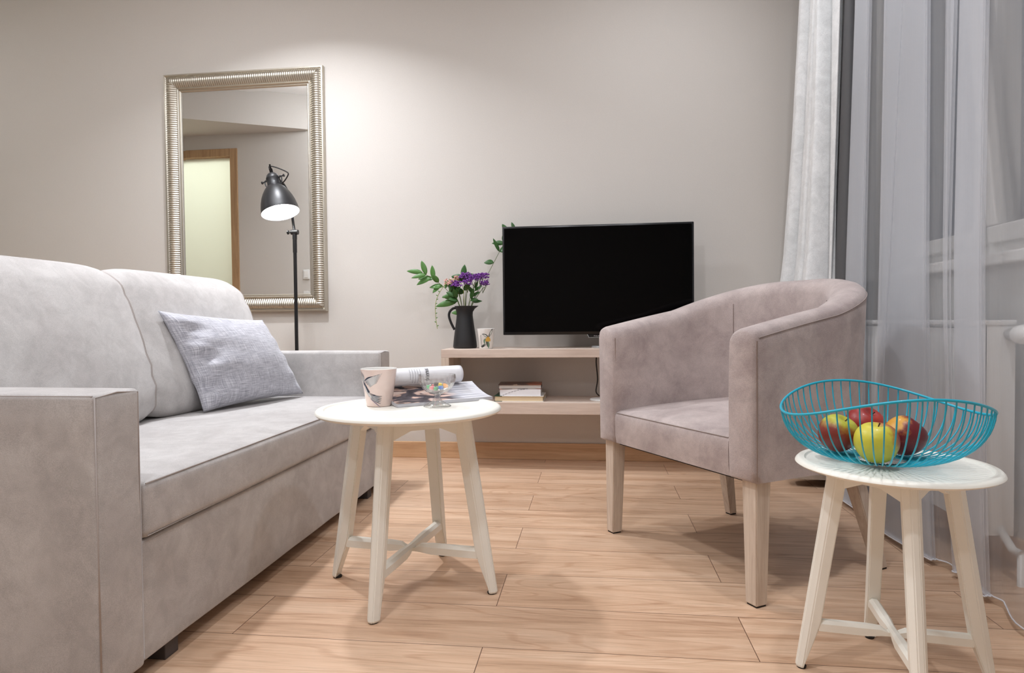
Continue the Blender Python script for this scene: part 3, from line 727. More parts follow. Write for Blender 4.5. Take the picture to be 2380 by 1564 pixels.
# drooping twig
tt = thing('drooping_twig', 'thin bare twig arching left and hanging down beside the black jug', 'twig', mouth)
bm = bmesh.new(); p_ = smooth_path([(jx+.01, jy-.01, st+.05), (jx+.005, jy-.03, st+.22), (jx-.005, jy-.04, st+.315), (jx-.06, jy-.04, st+.338), (jx-.115, jy-.04, st+.28), (jx-.138, jy-.04, st+.22), (jx-.137, jy-.04, st+.15), (jx-.130, jy-.04, st+.098)], 6)
tube(bm, p_, .0014, 6); link('stem', bm, plain('yellow_green_stem', (150, 156, 84), .6), tt)
bm = bmesh.new()
for k in range(12):
    q = p_[-3-k*2]; leaf(bm, q, (random.choice((-1, 1))*.8, 0, .5), .012, .0025, .1, up=Vector((0, -1, .2)))
finish_leaf(bm, .0005); link('buds', bm, m_leaf2, tt)
# statice flowers
def statice(x, y, z, label, pm, n=26, rad=.022, root=None, dz=0):
    tt = thing('flower_stem', label, 'flower', mouth, 0, 'flowers in the black jug')
    bm = bmesh.new()
    z += .055; rad *= 1.25; hx, hy, hz = jx+x, jy+y, st+z
    base = root or (jx+x*.25, jy+y*.2, st+.04)
    tube(bm, smooth_path([base, (jx+x*.30, jy+y*.3, st+.19), (jx+x*.8, jy+y*.8, st+z*.5+.12), (hx, hy, hz-.02)], 6), .0016, 6)
    for k in range(7):
        a = random.uniform(0, 2*pi); tube(bm, [(jx+x*.9, jy+y*.9, hz-.05), (hx+cos(a)*rad*.8, hy+sin(a)*rad*.5, hz-.005)], .0008, 5)
    link('stem', bm, m_stem, tt)
    bm = bmesh.new()
    for k in range(n*3):
        a = random.uniform(0, 2*pi); rr_ = rad*sqrt(random.random()); c = Vector((hx+cos(a)*rr_, hy+sin(a)*rr_*.7, hz+random.uniform(-.012, .014)))
        for q in range(3):
            dd = Vector((random.uniform(-1, 1), random.uniform(-1, .4), random.uniform(-.3, 1)))
            leaf(bm, c, dd, random.uniform(.006, .010), .0028, .0, up=Vector((random.random(), -1, random.random())))
    finish_leaf(bm, .0003); link('flower_head', bm, pm, tt)
statice(-.030, -.045, .262, 'lowest purple flower cluster, at the left of the bouquet', m_purple, 22, .024)
statice(.018, -.045, .300, 'purple flower cluster beside the upright green leaves', m_purple, 24, .026)
statice(.028, -.060, .268, 'small purple flower cluster low in the middle of the bouquet', m_purple, 14, .016)
statice(.062, -.045, .292, 'purple flower cluster in the right half of the bouquet', m_purple, 24, .026)
statice(.098, -.040, .298, 'purple flower cluster at the right end, tallest on that side', m_purple, 26, .026)
statice(.110, -.045, .265, 'small purple flower cluster hanging at the right end of the bouquet', m_purple, 16, .016)
statice(-.068, -.030, .272, 'pale pink flower behind the leaves at the left of the bouquet', m_pinkf, 16, .020)
statice(-.035, -.015, .288, 'pale pink flower under the upright green leaves', m_pinkf, 12, .014)

# ------------------------------------------------------------------ white cup with yellow flower print
def wrap(bm, cx, cy, z0, h, rb, rt, a0, off=.0004):
    """bend a flat drawing (x = arc metres, y = height) around a tapering cup"""
    for v in bm.verts:
        hz = v.co.y; r = rb+(rt-rb)*hz/h+off; a = a0+v.co.x/((rb+rt)/2)
        v.co = Vector((cx+r*cos(a), cy+r*sin(a), z0+hz))
def poly(bm, pts, mi=0):
    f = bm.faces.new([bm.verts.new((x, y, 0)) for x, y in pts]); f.material_index = mi
def blade(bm, x, y, ang, L, wv, mi=0, bend=0):
    n = 6; l, r_ = [], []
    for i in range(n+1):
        s = i/n; a = ang+bend*s; cx = x+cos(a)*L*s; cy = y+sin(a)*L*s; h = wv*sin(pi*min(max(s, .04), .96))**.7
        l.append((cx-sin(a)*h, cy+cos(a)*h)); r_.append((cx+sin(a)*h, cy-cos(a)*h))
    rows = [[bm.verts.new((*p, 0)), bm.verts.new((*q, 0))] for p, q in zip(l, r_)]; grid_faces(bm, rows, mi=mi)
def cupshape(bm, c, h, rb, rt, th=.003):
    lathe(bm, [(0, 0), (rb-.003, 0), (rb, .003), (rt, h-.001), (rt-.001, h), (rt-th+.0005, h), (rt-th, h-.002), (rb-th, .006), (0, .005)], c, 64)
cx_, cy_ = -.512, 3.075
t = thing('white_cup', 'white handleless cup with a yellow flower print beside the black jug', 'cup', (cx_, cy_, st))
bm = bmesh.new(); cupshape(bm, (cx_, cy_, st), .098, .0325, .0435); link('cup_body', bm, m_ceramic, t, auto=50)
ga = atan2(-cy_, -cx_)
bm = bmesh.new()
for (x, y, a, L, wv, mi, bd) in [(.004, .010, 1.9, .055, .0035, 0, -.3), (.006, .055, 2.35, .032, .006, 0, .2), (.008, .058, 1.05, .042, .006, 0, .1), (-.004, .050, 3.6, .028, .005, 2, .9), (.010, .004, 1.6, .035, .006, 2, .1)]: blade(bm, x, y, a, L, wv, mi, bd)
for (x, y, a, L, wv, mi, bd) in [(.001, .058, 2.36, .022, .0033, 3, .2), (.012, .063, 1.08, .030, .0033, 3, .1)]: blade(bm, x, y, a, L, wv, mi, bd)
for k in range(5): blade(bm, .006, .060-.0*k, -1.1-.25*k, .026, .0042, 1)
for k in range(7): blade(bm, -.004-k*.003, .020-k*.002, 3.9-.1*k, .016, .0009, 0, -.6); blade(bm, -.004-k*.003, .020-k*.002, 2.3-.1*k, .012, .0009, 0, .6)
for k in range(9): blade(bm, -.036, .012+k*.006, .2+.2*sin(k), .012, .0008, 0, .5)
for v in bm.verts: v.co.x += 0
fl = {}
for f_ in bm.faces:
    pass
for i_, v in enumerate(bm.verts): v.co.z = 0
bmv = bm
# layers: yellow slightly over the dark outline
offs = {0: .0003, 2: .0004, 1: .0006, 3: .0006}
vm = {}
for f_ in bm.faces:
    for v in f_.verts: vm[v] = offs[f_.material_index]
for v in bm.verts:
    hz = v.co.y; r = .0325+.011*hz/.098+vm.get(v, .0003); a = ga+.12+v.co.x/.038
    v.co = Vector((cx_+r*cos(a), cy_+r*sin(a), st+hz))
link('flower_print', bm, [plain('print_dark', (38, 46, 42), .3), plain('print_yellow', (224, 178, 84), .3), plain('print_green', (116, 142, 120), .3), plain('print_pale', (220, 224, 218), .3)], t, smooth=False)

# ------------------------------------------------------------------ round side tables
def hexleg(bm, top, bot, rad_dir, sc, zc):
    """tapered leg; inner face is cut back below zc"""
    top, bot = Vector(top), Vector(bot); rd = Vector(rad_dir).normalized(); td = Vector((-rd.y, rd.x, 0))
    rows = []
    zs = [top.z, zc+.01, zc-.02, bot.z+.004, bot.z]
    for z in zs:
        s = (top.z-z)/(top.z-bot.z); c = top.lerp(bot, s)
        k = sc*(1.0-.06*s)
        cut = max(0, (zc-z)/(zc-bot.z)) if zc > z else 0
        inn = -.021+.024*cut
        sec = [(.021, .008), (.004, .020), (inn, .018), (inn, -.018), (.004, -.020), (.021, -.008)]
        if z == bot.z: sec = [(a*.9, b*.9) for a, b in sec]
        w_ = 1-.12*s
        rows.append([bm.verts.new(c+rd*a*k+td*b*k*w_) for a, b in sec])
    grid_faces(bm, rows, close_v=True); bm.faces.new(rows[0]); bm.faces.new(rows[-1][::-1]); recalc(bm)
    es = [e for e in bm.edges if abs((e.verts[0].co-e.verts[1].co).normalized().z) > .6]
    bmesh.ops.bevel(bm, geom=es, offset=.0025*sc, segments=2, affect='EDGES')
def side_table(label, x, y, rz, R, H, rt_, rb_, sc, grp):
    t = thing('side_table', label, 'side table', (x, y, 0), rz, grp)
    bm = bmesh.new(); T = .017*sc
    lathe(bm, [(0, H-T), (R-.012, H-T), (R-.004, H-T+.003), (R, H-T*.55), (R-.001, H-.005), (R-.005, H-.001), (R-.010, H), (R-.022*sc, H), (R-.025*sc, H-.0035), (R-.030*sc, H-.0040), (0, H-.0040)], (0, 0, 0), 96)
    link('table_top', bm, m_cream, t, auto=35, local=True)
    zs = .105*H/.487; zt = H-T-.001
    legs = []
    for k in range(4):
        a = k*pi/2; d = Vector((cos(a), sin(a), 0))
        bm = bmesh.new(); hexleg(bm, d*rt_+Vector((0, 0, zt)), d*rb_+Vector((0, 0, .003)), d, sc, zs)
        o = link('leg', bm, m_cream, t, smooth=False, local=True)
        bm = bmesh.new(); lathe(bm, [(0, 0), (.011*sc, 0), (.012*sc, .004), (0, .004)], d*(rb_+.004)+Vector((0, 0, 0)), 16); link('glide', bm, m_rubber, o, smooth=False, local=True)
    # apron boards between neighbouring legs, with angled haunches
    for k in range(4):
        a0, a1 = k*pi/2, (k+1)*pi/2; p0 = Vector((cos(a0), sin(a0), 0))*(rt_-.004); p1 = Vector((cos(a1), sin(a1), 0))*(rt_-.004)
        ex = (p1-p0).normalized(); n = Vector((0, 0, 1)).cross(ex); L = (p1-p0).length
        h = .030*sc; hh = .052*sc; g = .013*sc; q = .050*sc; th = .018*sc
        shp = [(g, zt), (L-g, zt), (L-g, zt-hh), (L-g-q, zt-h), (g+q, zt-h), (g, zt-hh)]
        bm = bmesh.new(); A_ = [bm.verts.new(p0+ex*u+Vector((0, 0, z))+n*th/2) for u, z in shp]; B_ = [bm.verts.new(p0+ex*u+Vector((0, 0, z))-n*th/2) for u, z in shp]
        bm.faces.new(A_); bm.faces.new(B_[::-1])
        for i in range(6): bm.faces.new((A_[i], A_[(i+1) % 6], B_[(i+1) % 6], B_[i]))
        link('apron', recalc(bm), m_cream, t, smooth=False, local=True)
    rz_ = rt_+(rb_-rt_)*(zt-zs)/(zt-.003)-.016*sc
    for k, dz in ((0, 0), (1, .0)):
        d = Vector((cos(k*pi/2), sin(k*pi/2), 0)); sdv = Vector((-d.y, d.x, 0)); bm = bmesh.new(); rows = []
        for (s, w_, h0, h1) in [(-rz_, .013, -.013, .013), (-.06*sc, .013, -.013, .013), (-.028*sc, .010, -.010, .011), (-.012*sc, .0095, -.009 if k else -.0095, .0 if k == 0 else .010), (.012*sc, .0095, -.009 if k else -.0095, .0 if k == 0 else .010), (.028*sc, .010, -.010, .011), (.06*sc, .013, -.013, .013), (rz_, .013, -.013, .013)]:
            c = d*s+Vector((0, 0, zs)); w2 = w_*sc
            if k == 1 and abs(s) < .02*sc: h0 = .0003
            sec = [(-w2, h0*sc), (w2, h0*sc), (w2, h1*sc*.45), (w2*.45, h1*sc), (-w2*.45, h1*sc), (-w2, h1*sc*.45)]
            rows.append([bm.verts.new(c+sdv*a+Vector((0, 0, z))) for a, z in sec])
        grid_faces(bm, rows, close_v=True); bm.faces.new(rows[0]); bm.faces.new(rows[-1][::-1])
        link('stretcher', recalc(bm), m_cream, t, smooth=False, local=True)
    return t
TA = radians(-8)
TX, TY, TH = -.492, 1.69, .487
side_table('larger round cream side table in front of the sofa', TX, TY, TA, .247, TH, .150, .222, 1.0, None)
RX, RY, RH = .585, 1.345, .430
side_table('smaller round cream side table carrying the fruit basket', RX, RY, TA, .178, RH, .100, .163, .80, None)

TS = TH-.0040     # inner surface of the large table
# ------------------------------------------------------------------ pink mug with bird
mgx, mgy = -.588, 1.722
t = thing('pink_mug', 'pale pink handleless mug with a blue bird print on the larger side table', 'mug', (mgx, mgy, TS))
bm = bmesh.new(); hM, rbM, rtM = .104, .0345, .0500
lathe(bm, [(0, 0), (rbM-.003, 0), (rbM, .003), (rtM, hM-.001)], (mgx, mgy, TS), 64)
lathe(bm, [(rtM, hM-.001), (rtM-.0012, hM), (rtM-.003, hM-.001), (rbM-.003, .006), (0, .005)], (mgx, mgy, TS), 64)
for f_ in bm.faces:
    pass
bm.faces.ensure_lookup_table()
for f_ in list(bm.faces)[64*3:]: f_.material_index = 1
bmesh.ops.remove_doubles(bm, verts=bm.verts, dist=1e-6)
link('mug_body', bm, [m_pink, m_ceramic], t, auto=50)
ga = atan2(-mgy, -mgx)
bm = bmesh.new()
def feather(x0, y0, x1, y1, w_, mi=0, bd=0): blade(bm, x0, y0, atan2(y1-y0, x1-x0)-bd/2, sqrt((x1-x0)**2+(y1-y0)**2), w_, mi, bd)
for k in range(9):      # right wing, long feathers
    q = k/8; feather(-.044+.016*q, .070-.014*q, .002-.011*q, .093-.024*q, .0013, 2, -.12)
for k in range(10):
    q = (k-.5)/8; feather(-.044+.016*q, .070-.014*q, .004-.011*q, .0945-.024*q, .00055, 0, -.12)
feather(-.045, .071, -.018, .0885, .0022, 0, -.25); feather(-.040, .066, -.022, .079, .0020, 0, -.2); feather(-.036, .062, -.020, .074, .0012, 0, -.2)
for k in range(8):      # left wing
    q = k/7; feather(-.050+.004*q, .064+.004*q, -.056+.013*q, .099-.010*q, .0009, 0 if k % 2 == 0 else 2, .12)
feather(-.050, .060, -.0535, .088, .0022, 0, .1)
for (a_, b_, c_, d_, w_, mi) in [(-.050, .074, -.041, .046, .0042, 0), (-.046, .066, -.034, .038, .0044, 0), (-.047, .060, -.036, .030, .0030, 2), (-.040, .056, -.030, .040, .0022, 0), (-.043, .050, -.034, .028, .0020, 0), (-.036, .040, -.026, .026, .0036, 2), (-.033, .036, -.024, .024, .0016, 0)]: feather(a_, b_, c_, d_, w_, mi, .15)
for k in range(9):      # tail
    q = k/8; feather(-.030+.002*q, .034-.010*q, .006-.004*q, .0285-.020*q, .0010, 0 if k % 2 == 0 else 2, .08)
for k in range(4):
    feather(-.034+.003*k, .038, -.012+.002*k, .034-.002*k, .0006, 0)
feather(-.031, .024, .002, .001, .0007, 1, -.05)
vm = {}
for f_ in bm.faces:
    for v in f_.verts: vm[v] = {0: .0003, 1: .0004, 2: .0005}[f_.material_index]
for v in bm.verts:
    hz = v.co.y; r = rbM+(rtM-rbM)*hz/hM+vm.get(v, .0003); a = ga-.02+(v.co.x+.003)/.042
    v.co = Vector((mgx+r*cos(a), mgy+r*sin(a), TS+hz))
link('bird_print', bm, [plain('print_navy', (44, 52, 72), .3), plain('print_blue', (58, 66, 130), .3), plain('print_grey', (206, 204, 204), .3)], t, smooth=False)

# ------------------------------------------------------------------ magazine
MO = Vector((-.530, 1.640, TS))+Vector((-.634, .773, 0))*.03; me_ = Vector((.773, .634, 0)); mn_ = Vector((-.634, .773, 0)); up = Vector((0, 0, 1))
def mp_(s, n_, z): return MO+me_*s+mn_*n_+up*z
t = thing('magazine', 'open magazine with a rolled-over page on the larger side table', 'magazine', mp_(.18, .08, 0))
s0, s1, nd = .033, .330, .125
def mag_print():
    m, tt, b = nt('printed_page'); c = tt.nodes.new('ShaderNodeTexCoord')
    mp = tt.nodes.new('ShaderNodeMapping'); mp.inputs['Scale'].default_value = (1, 1, 1); tt.links.new(c.outputs['UV'], mp.inputs[0])
    n = N(tt, 'ShaderNodeTexNoise', Scale=3.2, Detail=3.0, Distortion=1.4); tt.links.new(mp.outputs[0], n.inputs['Vector'])
    ph = ramp(tt, n.outputs[0], [(.40, srgb((60, 56, 62))), (.48, srgb((96, 90, 96))), (.50, srgb((206, 172, 156))), (.60, srgb((226, 206, 196))), (.66, srgb((238, 236, 238)))])
    wv = N(tt, 'ShaderNodeTexNoise', Scale=1.0, Detail=2.0); mp2 = tt.nodes.new('ShaderNodeMapping'); mp2.inputs['Scale'].default_value = (2, 46, 1); tt.links.new(c.outputs['UV'], mp2.inputs[0]); tt.links.new(mp2.outputs[0], wv.inputs['Vector'])
    ln = ramp(tt, wv.outputs[0], [(.42, srgb((170, 172, 182))), (.52, srgb((236, 236, 242)))])
    s = tt.nodes.new('ShaderNodeSeparateXYZ'); tt.links.new(c.outputs['UV'], s.inputs[0])
    fx = ramp(tt, s.outputs[0], [(.58, (0, 0, 0, 1)), (.72, (1, 1, 1, 1))])
    tt.links.new(mixc(tt, fx, ph, ln), b.inputs['Base Color']); b.inputs['Roughness'].default_value = .3; return m
prof_m = []
for k in range(15):
    q = k/14; n_ = nd*q; z = .0095+.036*q**1.7
    prof_m.append((n_, z))
bm = bmesh.new(); uvl = bm.loops.layers.uv.new('UVMap'); rows = []
for i in range(21):
    s = s0+(s1-s0)*i/20; rows.append([bm.verts.new(mp_(s, n_, z)) for n_, z in prof_m])
grid_faces(bm, rows)
vid = {v: (i/20, j/14) for i, r_ in enumerate(rows) for j, v in enumerate(r_)}
for f_ in bm.faces:
    for lp in f_.loops: lp[uvl].uv = vid[lp.vert]
recalc(bm)
if sum(f_.normal.z for f_ in bm.faces) < 0: bmesh.ops.reverse_faces(bm, faces=bm.faces)
o = link('printed_page', bm, mag_print(), t)
bm = bmesh.new(); rows = []
for i in range(21):
    s = s0+(s1-s0)*i/20
    topr = [mp_(s, n_, z-.0004) for n_, z in prof_m]; botr = [mp_(s, n_, max(.0006, z-.0095)) for n_, z in prof_m[::-1]]
    rows.append([bm.verts.new(p) for p in topr+botr])
grid_faces(bm, rows, close_v=True); bm.faces.new(rows[0]); bm.faces.new(rows[-1][::-1])
link('page_block', recalc(bm), plain('page_edges', (196, 196, 202), .6, gscale=600), t, auto=40)
# rolled page: spiral cylinder
RC, RR = (nd-.010, .0455+.0265), .0262
def roll_pt(s, a, r=RR): return mp_(s, RC[0]+r*cos(a), RC[1]+r*sin(a))
bm = bmesh.new(); rows = []
for i in range(21):
    s = s0+.015+(s1-.048-s0-.015)*i/20
    rows.append([bm.verts.new(roll_pt(s, -pi/2+2*pi*1.25*k/60, RR-.0018*k/60)) for k in range(61)])
grid_faces(bm, rows); recalc(bm); bmesh.ops.solidify(bm, geom=list(bm.faces), thickness=.0008)
rp = link('rolled_page', bm, m_paper, t)
def bend_text(s, size, s_pos, a_pos, mat, bold=False):
    b2 = text_bm(s, size)
    for v in b2.verts:
        along = s_pos-v.co.y; ang = a_pos+v.co.x/RR  # text runs around the roll
        v.co = roll_pt(along, ang, RR+.0012)
    link('lettering', b2, mat, rp, smooth=False)
bend_text('amie', .021, .168, pi*.93, m_ink)
for k, sx_ in enumerate((.108, .116, .124, .132, .140)):
    b2 = bmesh.new(); random.seed(40+k)
    a = pi*.70
    while a < pi*(1.08 if k in (0, 4) else 1.22):
        L_ = random.uniform(.03, .09)
        pts_ = [roll_pt(sx_+dx, q, RR+.0011) for dx, q in ((0, a), (.0016, a), (.0016, a+L_), (0, a+L_))]
        b2.faces.new([b2.verts.new(p) for p in pts_]); a += L_+.022
    o = link('text_line', b2, m_inkg, rp, smooth=False)
random.seed(11)
# eyeglass-like dark shape printed on the page stays in the page print

# ------------------------------------------------------------------ glass dessert bowl with sweets
gx, gy = -.421, 1.712
t = thing('glass_bowl', 'clear ribbed footed glass bowl of sweets on the larger side table', 'glass bowl', (gx, gy, TS))
gp = [(0, 0), (.036, 0), (.0375, .002), (.036, .004), (.026, .009), (.014, .016), (.0085, .023), (.0075, .029), (.010, .034), (.018, .037), (.030, .043), (.040, .053), (.0465, .066), (.0490, .078), (.0500, .086), (.0498, .0875), (.0488, .0875), (.0475, .085), (.0460, .077), (.0435, .066), (.037, .0545), (.028, .0465), (.016, .0415), (0, .0405)]
def ribs(a, r, z): return 1+(.050*abs(sin(a*10)) if (z > .040 and z < .084) else 0)
bm = bmesh.new(); lathe(bm, gp, (gx, gy, TS), 160, mod=ribs); recalc(bm); link('bowl_body', bm, m_glass, t, auto=60)
sweet_c = [('green', (46, 170, 96)), ('pink', (236, 120, 128)), ('green', (40, 164, 90)), ('blue', (30, 110, 200)), ('yellow', (240, 208, 30)), ('orange', (244, 170, 80)), ('dark brown', (60, 36, 38)), ('red', (206, 60, 60)), ('green', (70, 190, 110)), ('orange', (240, 150, 60))]
pos = [(-.022, -.004, .054), (-.011, -.012, .052), (.001, -.018, .051), (.013, -.012, .053), (.009, -.003, .060), (.024, -.002, .056), (-.003, .001, .061), (-.012, .010, .055), (.006, .014, .055), (.018, .012, .057)]
where = ['at the left of the glass bowl', 'left of centre in the glass bowl', 'at the front of the glass bowl', 'right of centre in the glass bowl', 'on top in the glass bowl', 'at the right edge of the glass bowl', 'on top in the middle of the glass bowl', 'at the back left of the glass bowl', 'at the back of the glass bowl', 'at the back right of the glass bowl']
for k, ((nm, c), (dx, dy, dz)) in enumerate(zip(sweet_c, pos)):
    bm = bmesh.new(); box(bm, -.0065, .0065, -.0048, .0048, -.0048, .0048, .0022, 3)
    bmesh.ops.rotate(bm, verts=bm.verts, matrix=Matrix.Rotation(random.uniform(0, 3), 3, 'Z') @ Matrix.Rotation(random.uniform(-.5, .5), 3, 'X'))
    bmesh.ops.translate(bm, verts=bm.verts, vec=(gx+dx, gy+dy, TS+dz))
    o = link('sweet', bm, plain('sweet_'+nm.replace(' ', '_'), c, .3, coat=.3), loc=(gx+dx, gy+dy, TS+dz)); prop(o, 'small %s sweet %s' % (nm, where[k]), 'sweet', 'sweets in the glass bowl')

# ------------------------------------------------------------------ tub armchair
cm = Vector((.2120, 1.906, 0)); wv_ = Vector((.533, -.846, 0)).normalized(); dv_ = Vector((.846, .533, 0)).normalized()
crz = atan2(wv_.y, wv_.x)
t = thing('tub_armchair', 'mauve-grey velvet tub armchair with pale ash legs', 'armchair', (cm.x, cm.y, 0), crz)
# local frame: x = a (along the front), y = b (front to back)
HWD, DEP = .346, .585
def outline(off, n=64):
    """U-shaped plan from the left front end round the back to the right front end"""
    hw = HWD-off; dp = DEP-off; bc = .27; pts = []
    for k in range(10): pts.append((-hw, bc*k/10))
    m_ = n-20
    for k in range(m_+1):
        a = pi-pi*k/m_; e = 2/2.25
        ca, sa = cos(a), sin(a)
        pts.append((hw*(abs(ca)**e)*(1 if ca > 0 else -1), bc+(dp-bc)*abs(sa)**e))
    for k in range(10): pts.append((hw, bc-bc*(k+1)/10))
    return pts
TH_A = .092
NZ = 14
def top_z(s):   # s 0..1 along the U
    u = abs(2*s-1)      # 1 at arm fronts, 0 at the back
    f = 1-max(0, (u-.10)/.90)
    return .692+.144*(1-(1-f)**1.7)
def shell():
    bm = bmesh.new()
    n = 96; po, pi_ = outline(0, n), outline(TH_A, n); pm = outline(TH_A/2, n); rows = []
    n1 = len(po)
    for i in range(n1):
        s = i/(n1-1); zt = top_z(s); row = []; (xo, yo), (xi, yi) = po[i], pi_[i]
        zb = .312
        fo = 1-.010*0
        # outer face, bottom to top; slight flare
        sec = []
        for k in range(NZ):
            z = zb+(zt-.028-zb)*k/(NZ-1); sec.append((0.018*(1-k/(NZ-1)) if .15 < s < .85 else .006*(1-k/(NZ-1)), z))
        sec.append((.004, zt-.014)); sec.append((.014, zt-.005)); sec.append((.03, zt-.0005)); sec.append((TH_A*.5, zt)); sec.append((TH_A-.032, zt-.003)); sec.append((TH_A-.014, zt-.011)); sec.append((TH_A-.003, zt-.026))
        for k in range(NZ-1, -1, -1):
            z = zb+(zt-.045-zb)*k/(NZ-1); sec.append((TH_A+.003*sin(pi*k/(NZ-1)), z))
        for (o_, z) in sec:
            f = o_/TH_A; x, y = xo+(xi-xo)*f, yo+(yi-yo)*f
            row.append(bm.verts.new((x, y, z)))
        rows.append(row)
    grid_faces(bm, rows, close_v=True)
    # rounded front ends of the arms
    for idx, row in ((0, rows[0]), (1, rows[-1])):
        cxx = sum(v.co.x for v in row)/len(row); prev = row
        for (sh, dy) in ((.90, -.010), (.80, -.014)):
            new = []
            for v in row:
                zc_ = .50; nx = cxx+(v.co.x-cxx)*sh; nz = zc_+(v.co.z-zc_)*(1-(1-sh)*.28)
                new.append(bm.verts.new((nx, v.co.y+dy, nz)))
            grid_faces(bm, [prev, new], close_v=True); prev = new
        # fill as strips between the outer and inner sides
        L = len(prev); i0, j0 = 0, L-1
        while j0-i0 > 2:
            try: bm.faces.new((prev[i0], prev[i0+1], prev[j0-1], prev[j0]))
            except ValueError: pass
            i0 += 1; j0 -= 1
        if j0-i0 == 2: bm.faces.new((prev[i0], prev[i0+1], prev[j0]))
    return recalc(bm), po, n1
bm, po, n1 = shell()
shell_o = link('tub_shell', bm, m_chair, t, auto=80, local=True)
def cpipe(pts, r=.0015): 
    b2 = bmesh.new(); tube(b2, pts, r*.8, 6); link('piping', b2, m_seam, shell_o, local=True)
pts = []
for i in range(n1):
    s = i/(n1-1); x, y = po[i]; cxd = Vector((x, y-.27 if y > .27 else 0, 0))
    pts.append((x*1.001, y*1.001, top_z(s)-.024))
cpipe(pts)
for s in (-1, 1):
    for a_, zt in ((HWD-.006, .66), (HWD-TH_A+.006, .655)):
        cpipe([(s*(a_+.0045 if a_ > .3 else a_-.0045), -.0045, .318), (s*(a_+.0045 if a_ > .3 else a_-.0045), -.0045, zt)], .0014)
# inner vertical seams
pin = outline(TH_A+.0025, 96)
for i in (int(len(pin)*.30), int(len(pin)*.70)):
    x, y = pin[i]; cpipe([(x, y, .43), (x, y, top_z(i/(len(pin)-1))-.05)], .0012)
# seat with front panel
bm = bmesh.new(); NS = 30; rows = []
hw = HWD-TH_A-.001
for i in range(NS+1):
    u = -1+2*i/NS; row = []
    x = u*hw
    yb = .27+(DEP-TH_A-.27)*max(0, 1-abs(u)**2.25)**(1/2.25)-.002
    dome = .004+.020*(1-abs(u)**3)
    prs = [(-.004, .314), (-.008, .34), (-.009, .38), (-.008, .402), (-.003, .412), (.010, .4175+dome*.15)]
    for k in range(1, 13):
        q = k/12; y = .010+(yb-.010)*q; prs.append((y, .4175+dome*(.15+.85*min(1, q*2.2))+.012*q+.0015*noise.noise(Vector((x*9, y*9, 0)))))
    prs.append((yb, .314))
    row = [bm.verts.new((x, y, z)) for y, z in prs]
    rows.append(row)
grid_faces(bm, rows, close_v=True); bm.faces.new(rows[0]); bm.faces.new(rows[-1][::-1])
seat = link('seat', recalc(bm), m_chair, t, auto=60, local=True)
b2 = bmesh.new(); tube(b2, [(-hw+.004, -.0045, .412), (hw-.004, -.0045, .412)], .0014, 6); link('piping', b2, m_seam, seat, local=True)
link('underframe', bx(-.30, .30, .03, .50, .300, .3135), m_rubber, t, smooth=False, local=True)
def chair_leg(tx, ty_, bx_, by_, s0_, s1_, tilt=0):
    bm = bmesh.new(); rows = []
    for z, cx, cy, s in ((.3135, tx, ty_, s0_), (.004, bx_, by_, s1_)):
        rows.append([bm.verts.new((cx+dx*s/2, cy+dy*s/2, z)) for dx, dy in ((-1, -1), (1, -1), (1, 1), (-1, 1))])
    grid_faces(bm, rows, close_v=True); bm.faces.new(rows[0][::-1]); bm.faces.new(rows[1]); recalc(bm)
    bmesh.ops.bevel(bm, geom=[e for e in bm.edges], offset=.0025, segments=2, affect='EDGES')
    o = link('leg', bm, m_ash, t, smooth=False, local=True)
    link('glide', bx(bx_-s1_*.42, bx_+s1_*.42, by_-s1_*.42, by_+s1_*.42, 0, .0042), m_rubber, o, smooth=False, local=True)
for s in (-1, 1):
    chair_leg(s*.308, .030, s*.312, .026, .049, .037)
    chair_leg(s*.250, .440, s*.290, .520, .045, .030)

# ------------------------------------------------------------------ wire fruit basket
bcx, bcy, BR_ = .565, 1.354, .183; BZ = RH
t = thing('wire_fruit_basket', 'turquoise wire fruit basket on the smaller side table', 'fruit basket', (bcx, bcy, BZ))
def rim_pt(a, r=BR_): return Vector((bcx+r*cos(a), bcy+r*sin(a), .549+.024*cos(2*(a-1.618))))
bm = bmesh.new(); tube(bm, [rim_pt(2*pi*k/120) for k in range(120)], .0026, 10, closed=True); link('rim', bm, m_teal, t)
bm = bmesh.new(); tube(bm, [(bcx+.046*cos(2*pi*k/40), bcy+.046*sin(2*pi*k/40), BZ+.0024-.001) for k in range(40)], .0016, 8, closed=True); link('base_ring', bm, m_teal, t)
NW = 60
for k in range(NW):
    a = 2*pi*(k+.5)/NW; rp_ = rim_pt(a); H_ = rp_.z-(BZ+.0030); pts = []
    for q in range(15):
        s = q/14; ang = s*pi/2*.97
        r = .046+(BR_-.046)*sin(ang)**.98/sin(pi/2*.97)**.98; z = BZ+.0030+H_*((1-cos(ang))/(1-cos(pi/2*.97)))**1.12
        tw = 0
        pts.append((bcx+r*cos(a+tw), bcy+r*sin(a+tw), z))
    bm = bmesh.new(); tube(bm, pts, .0014, 6); link('wire', bm, m_teal, t)

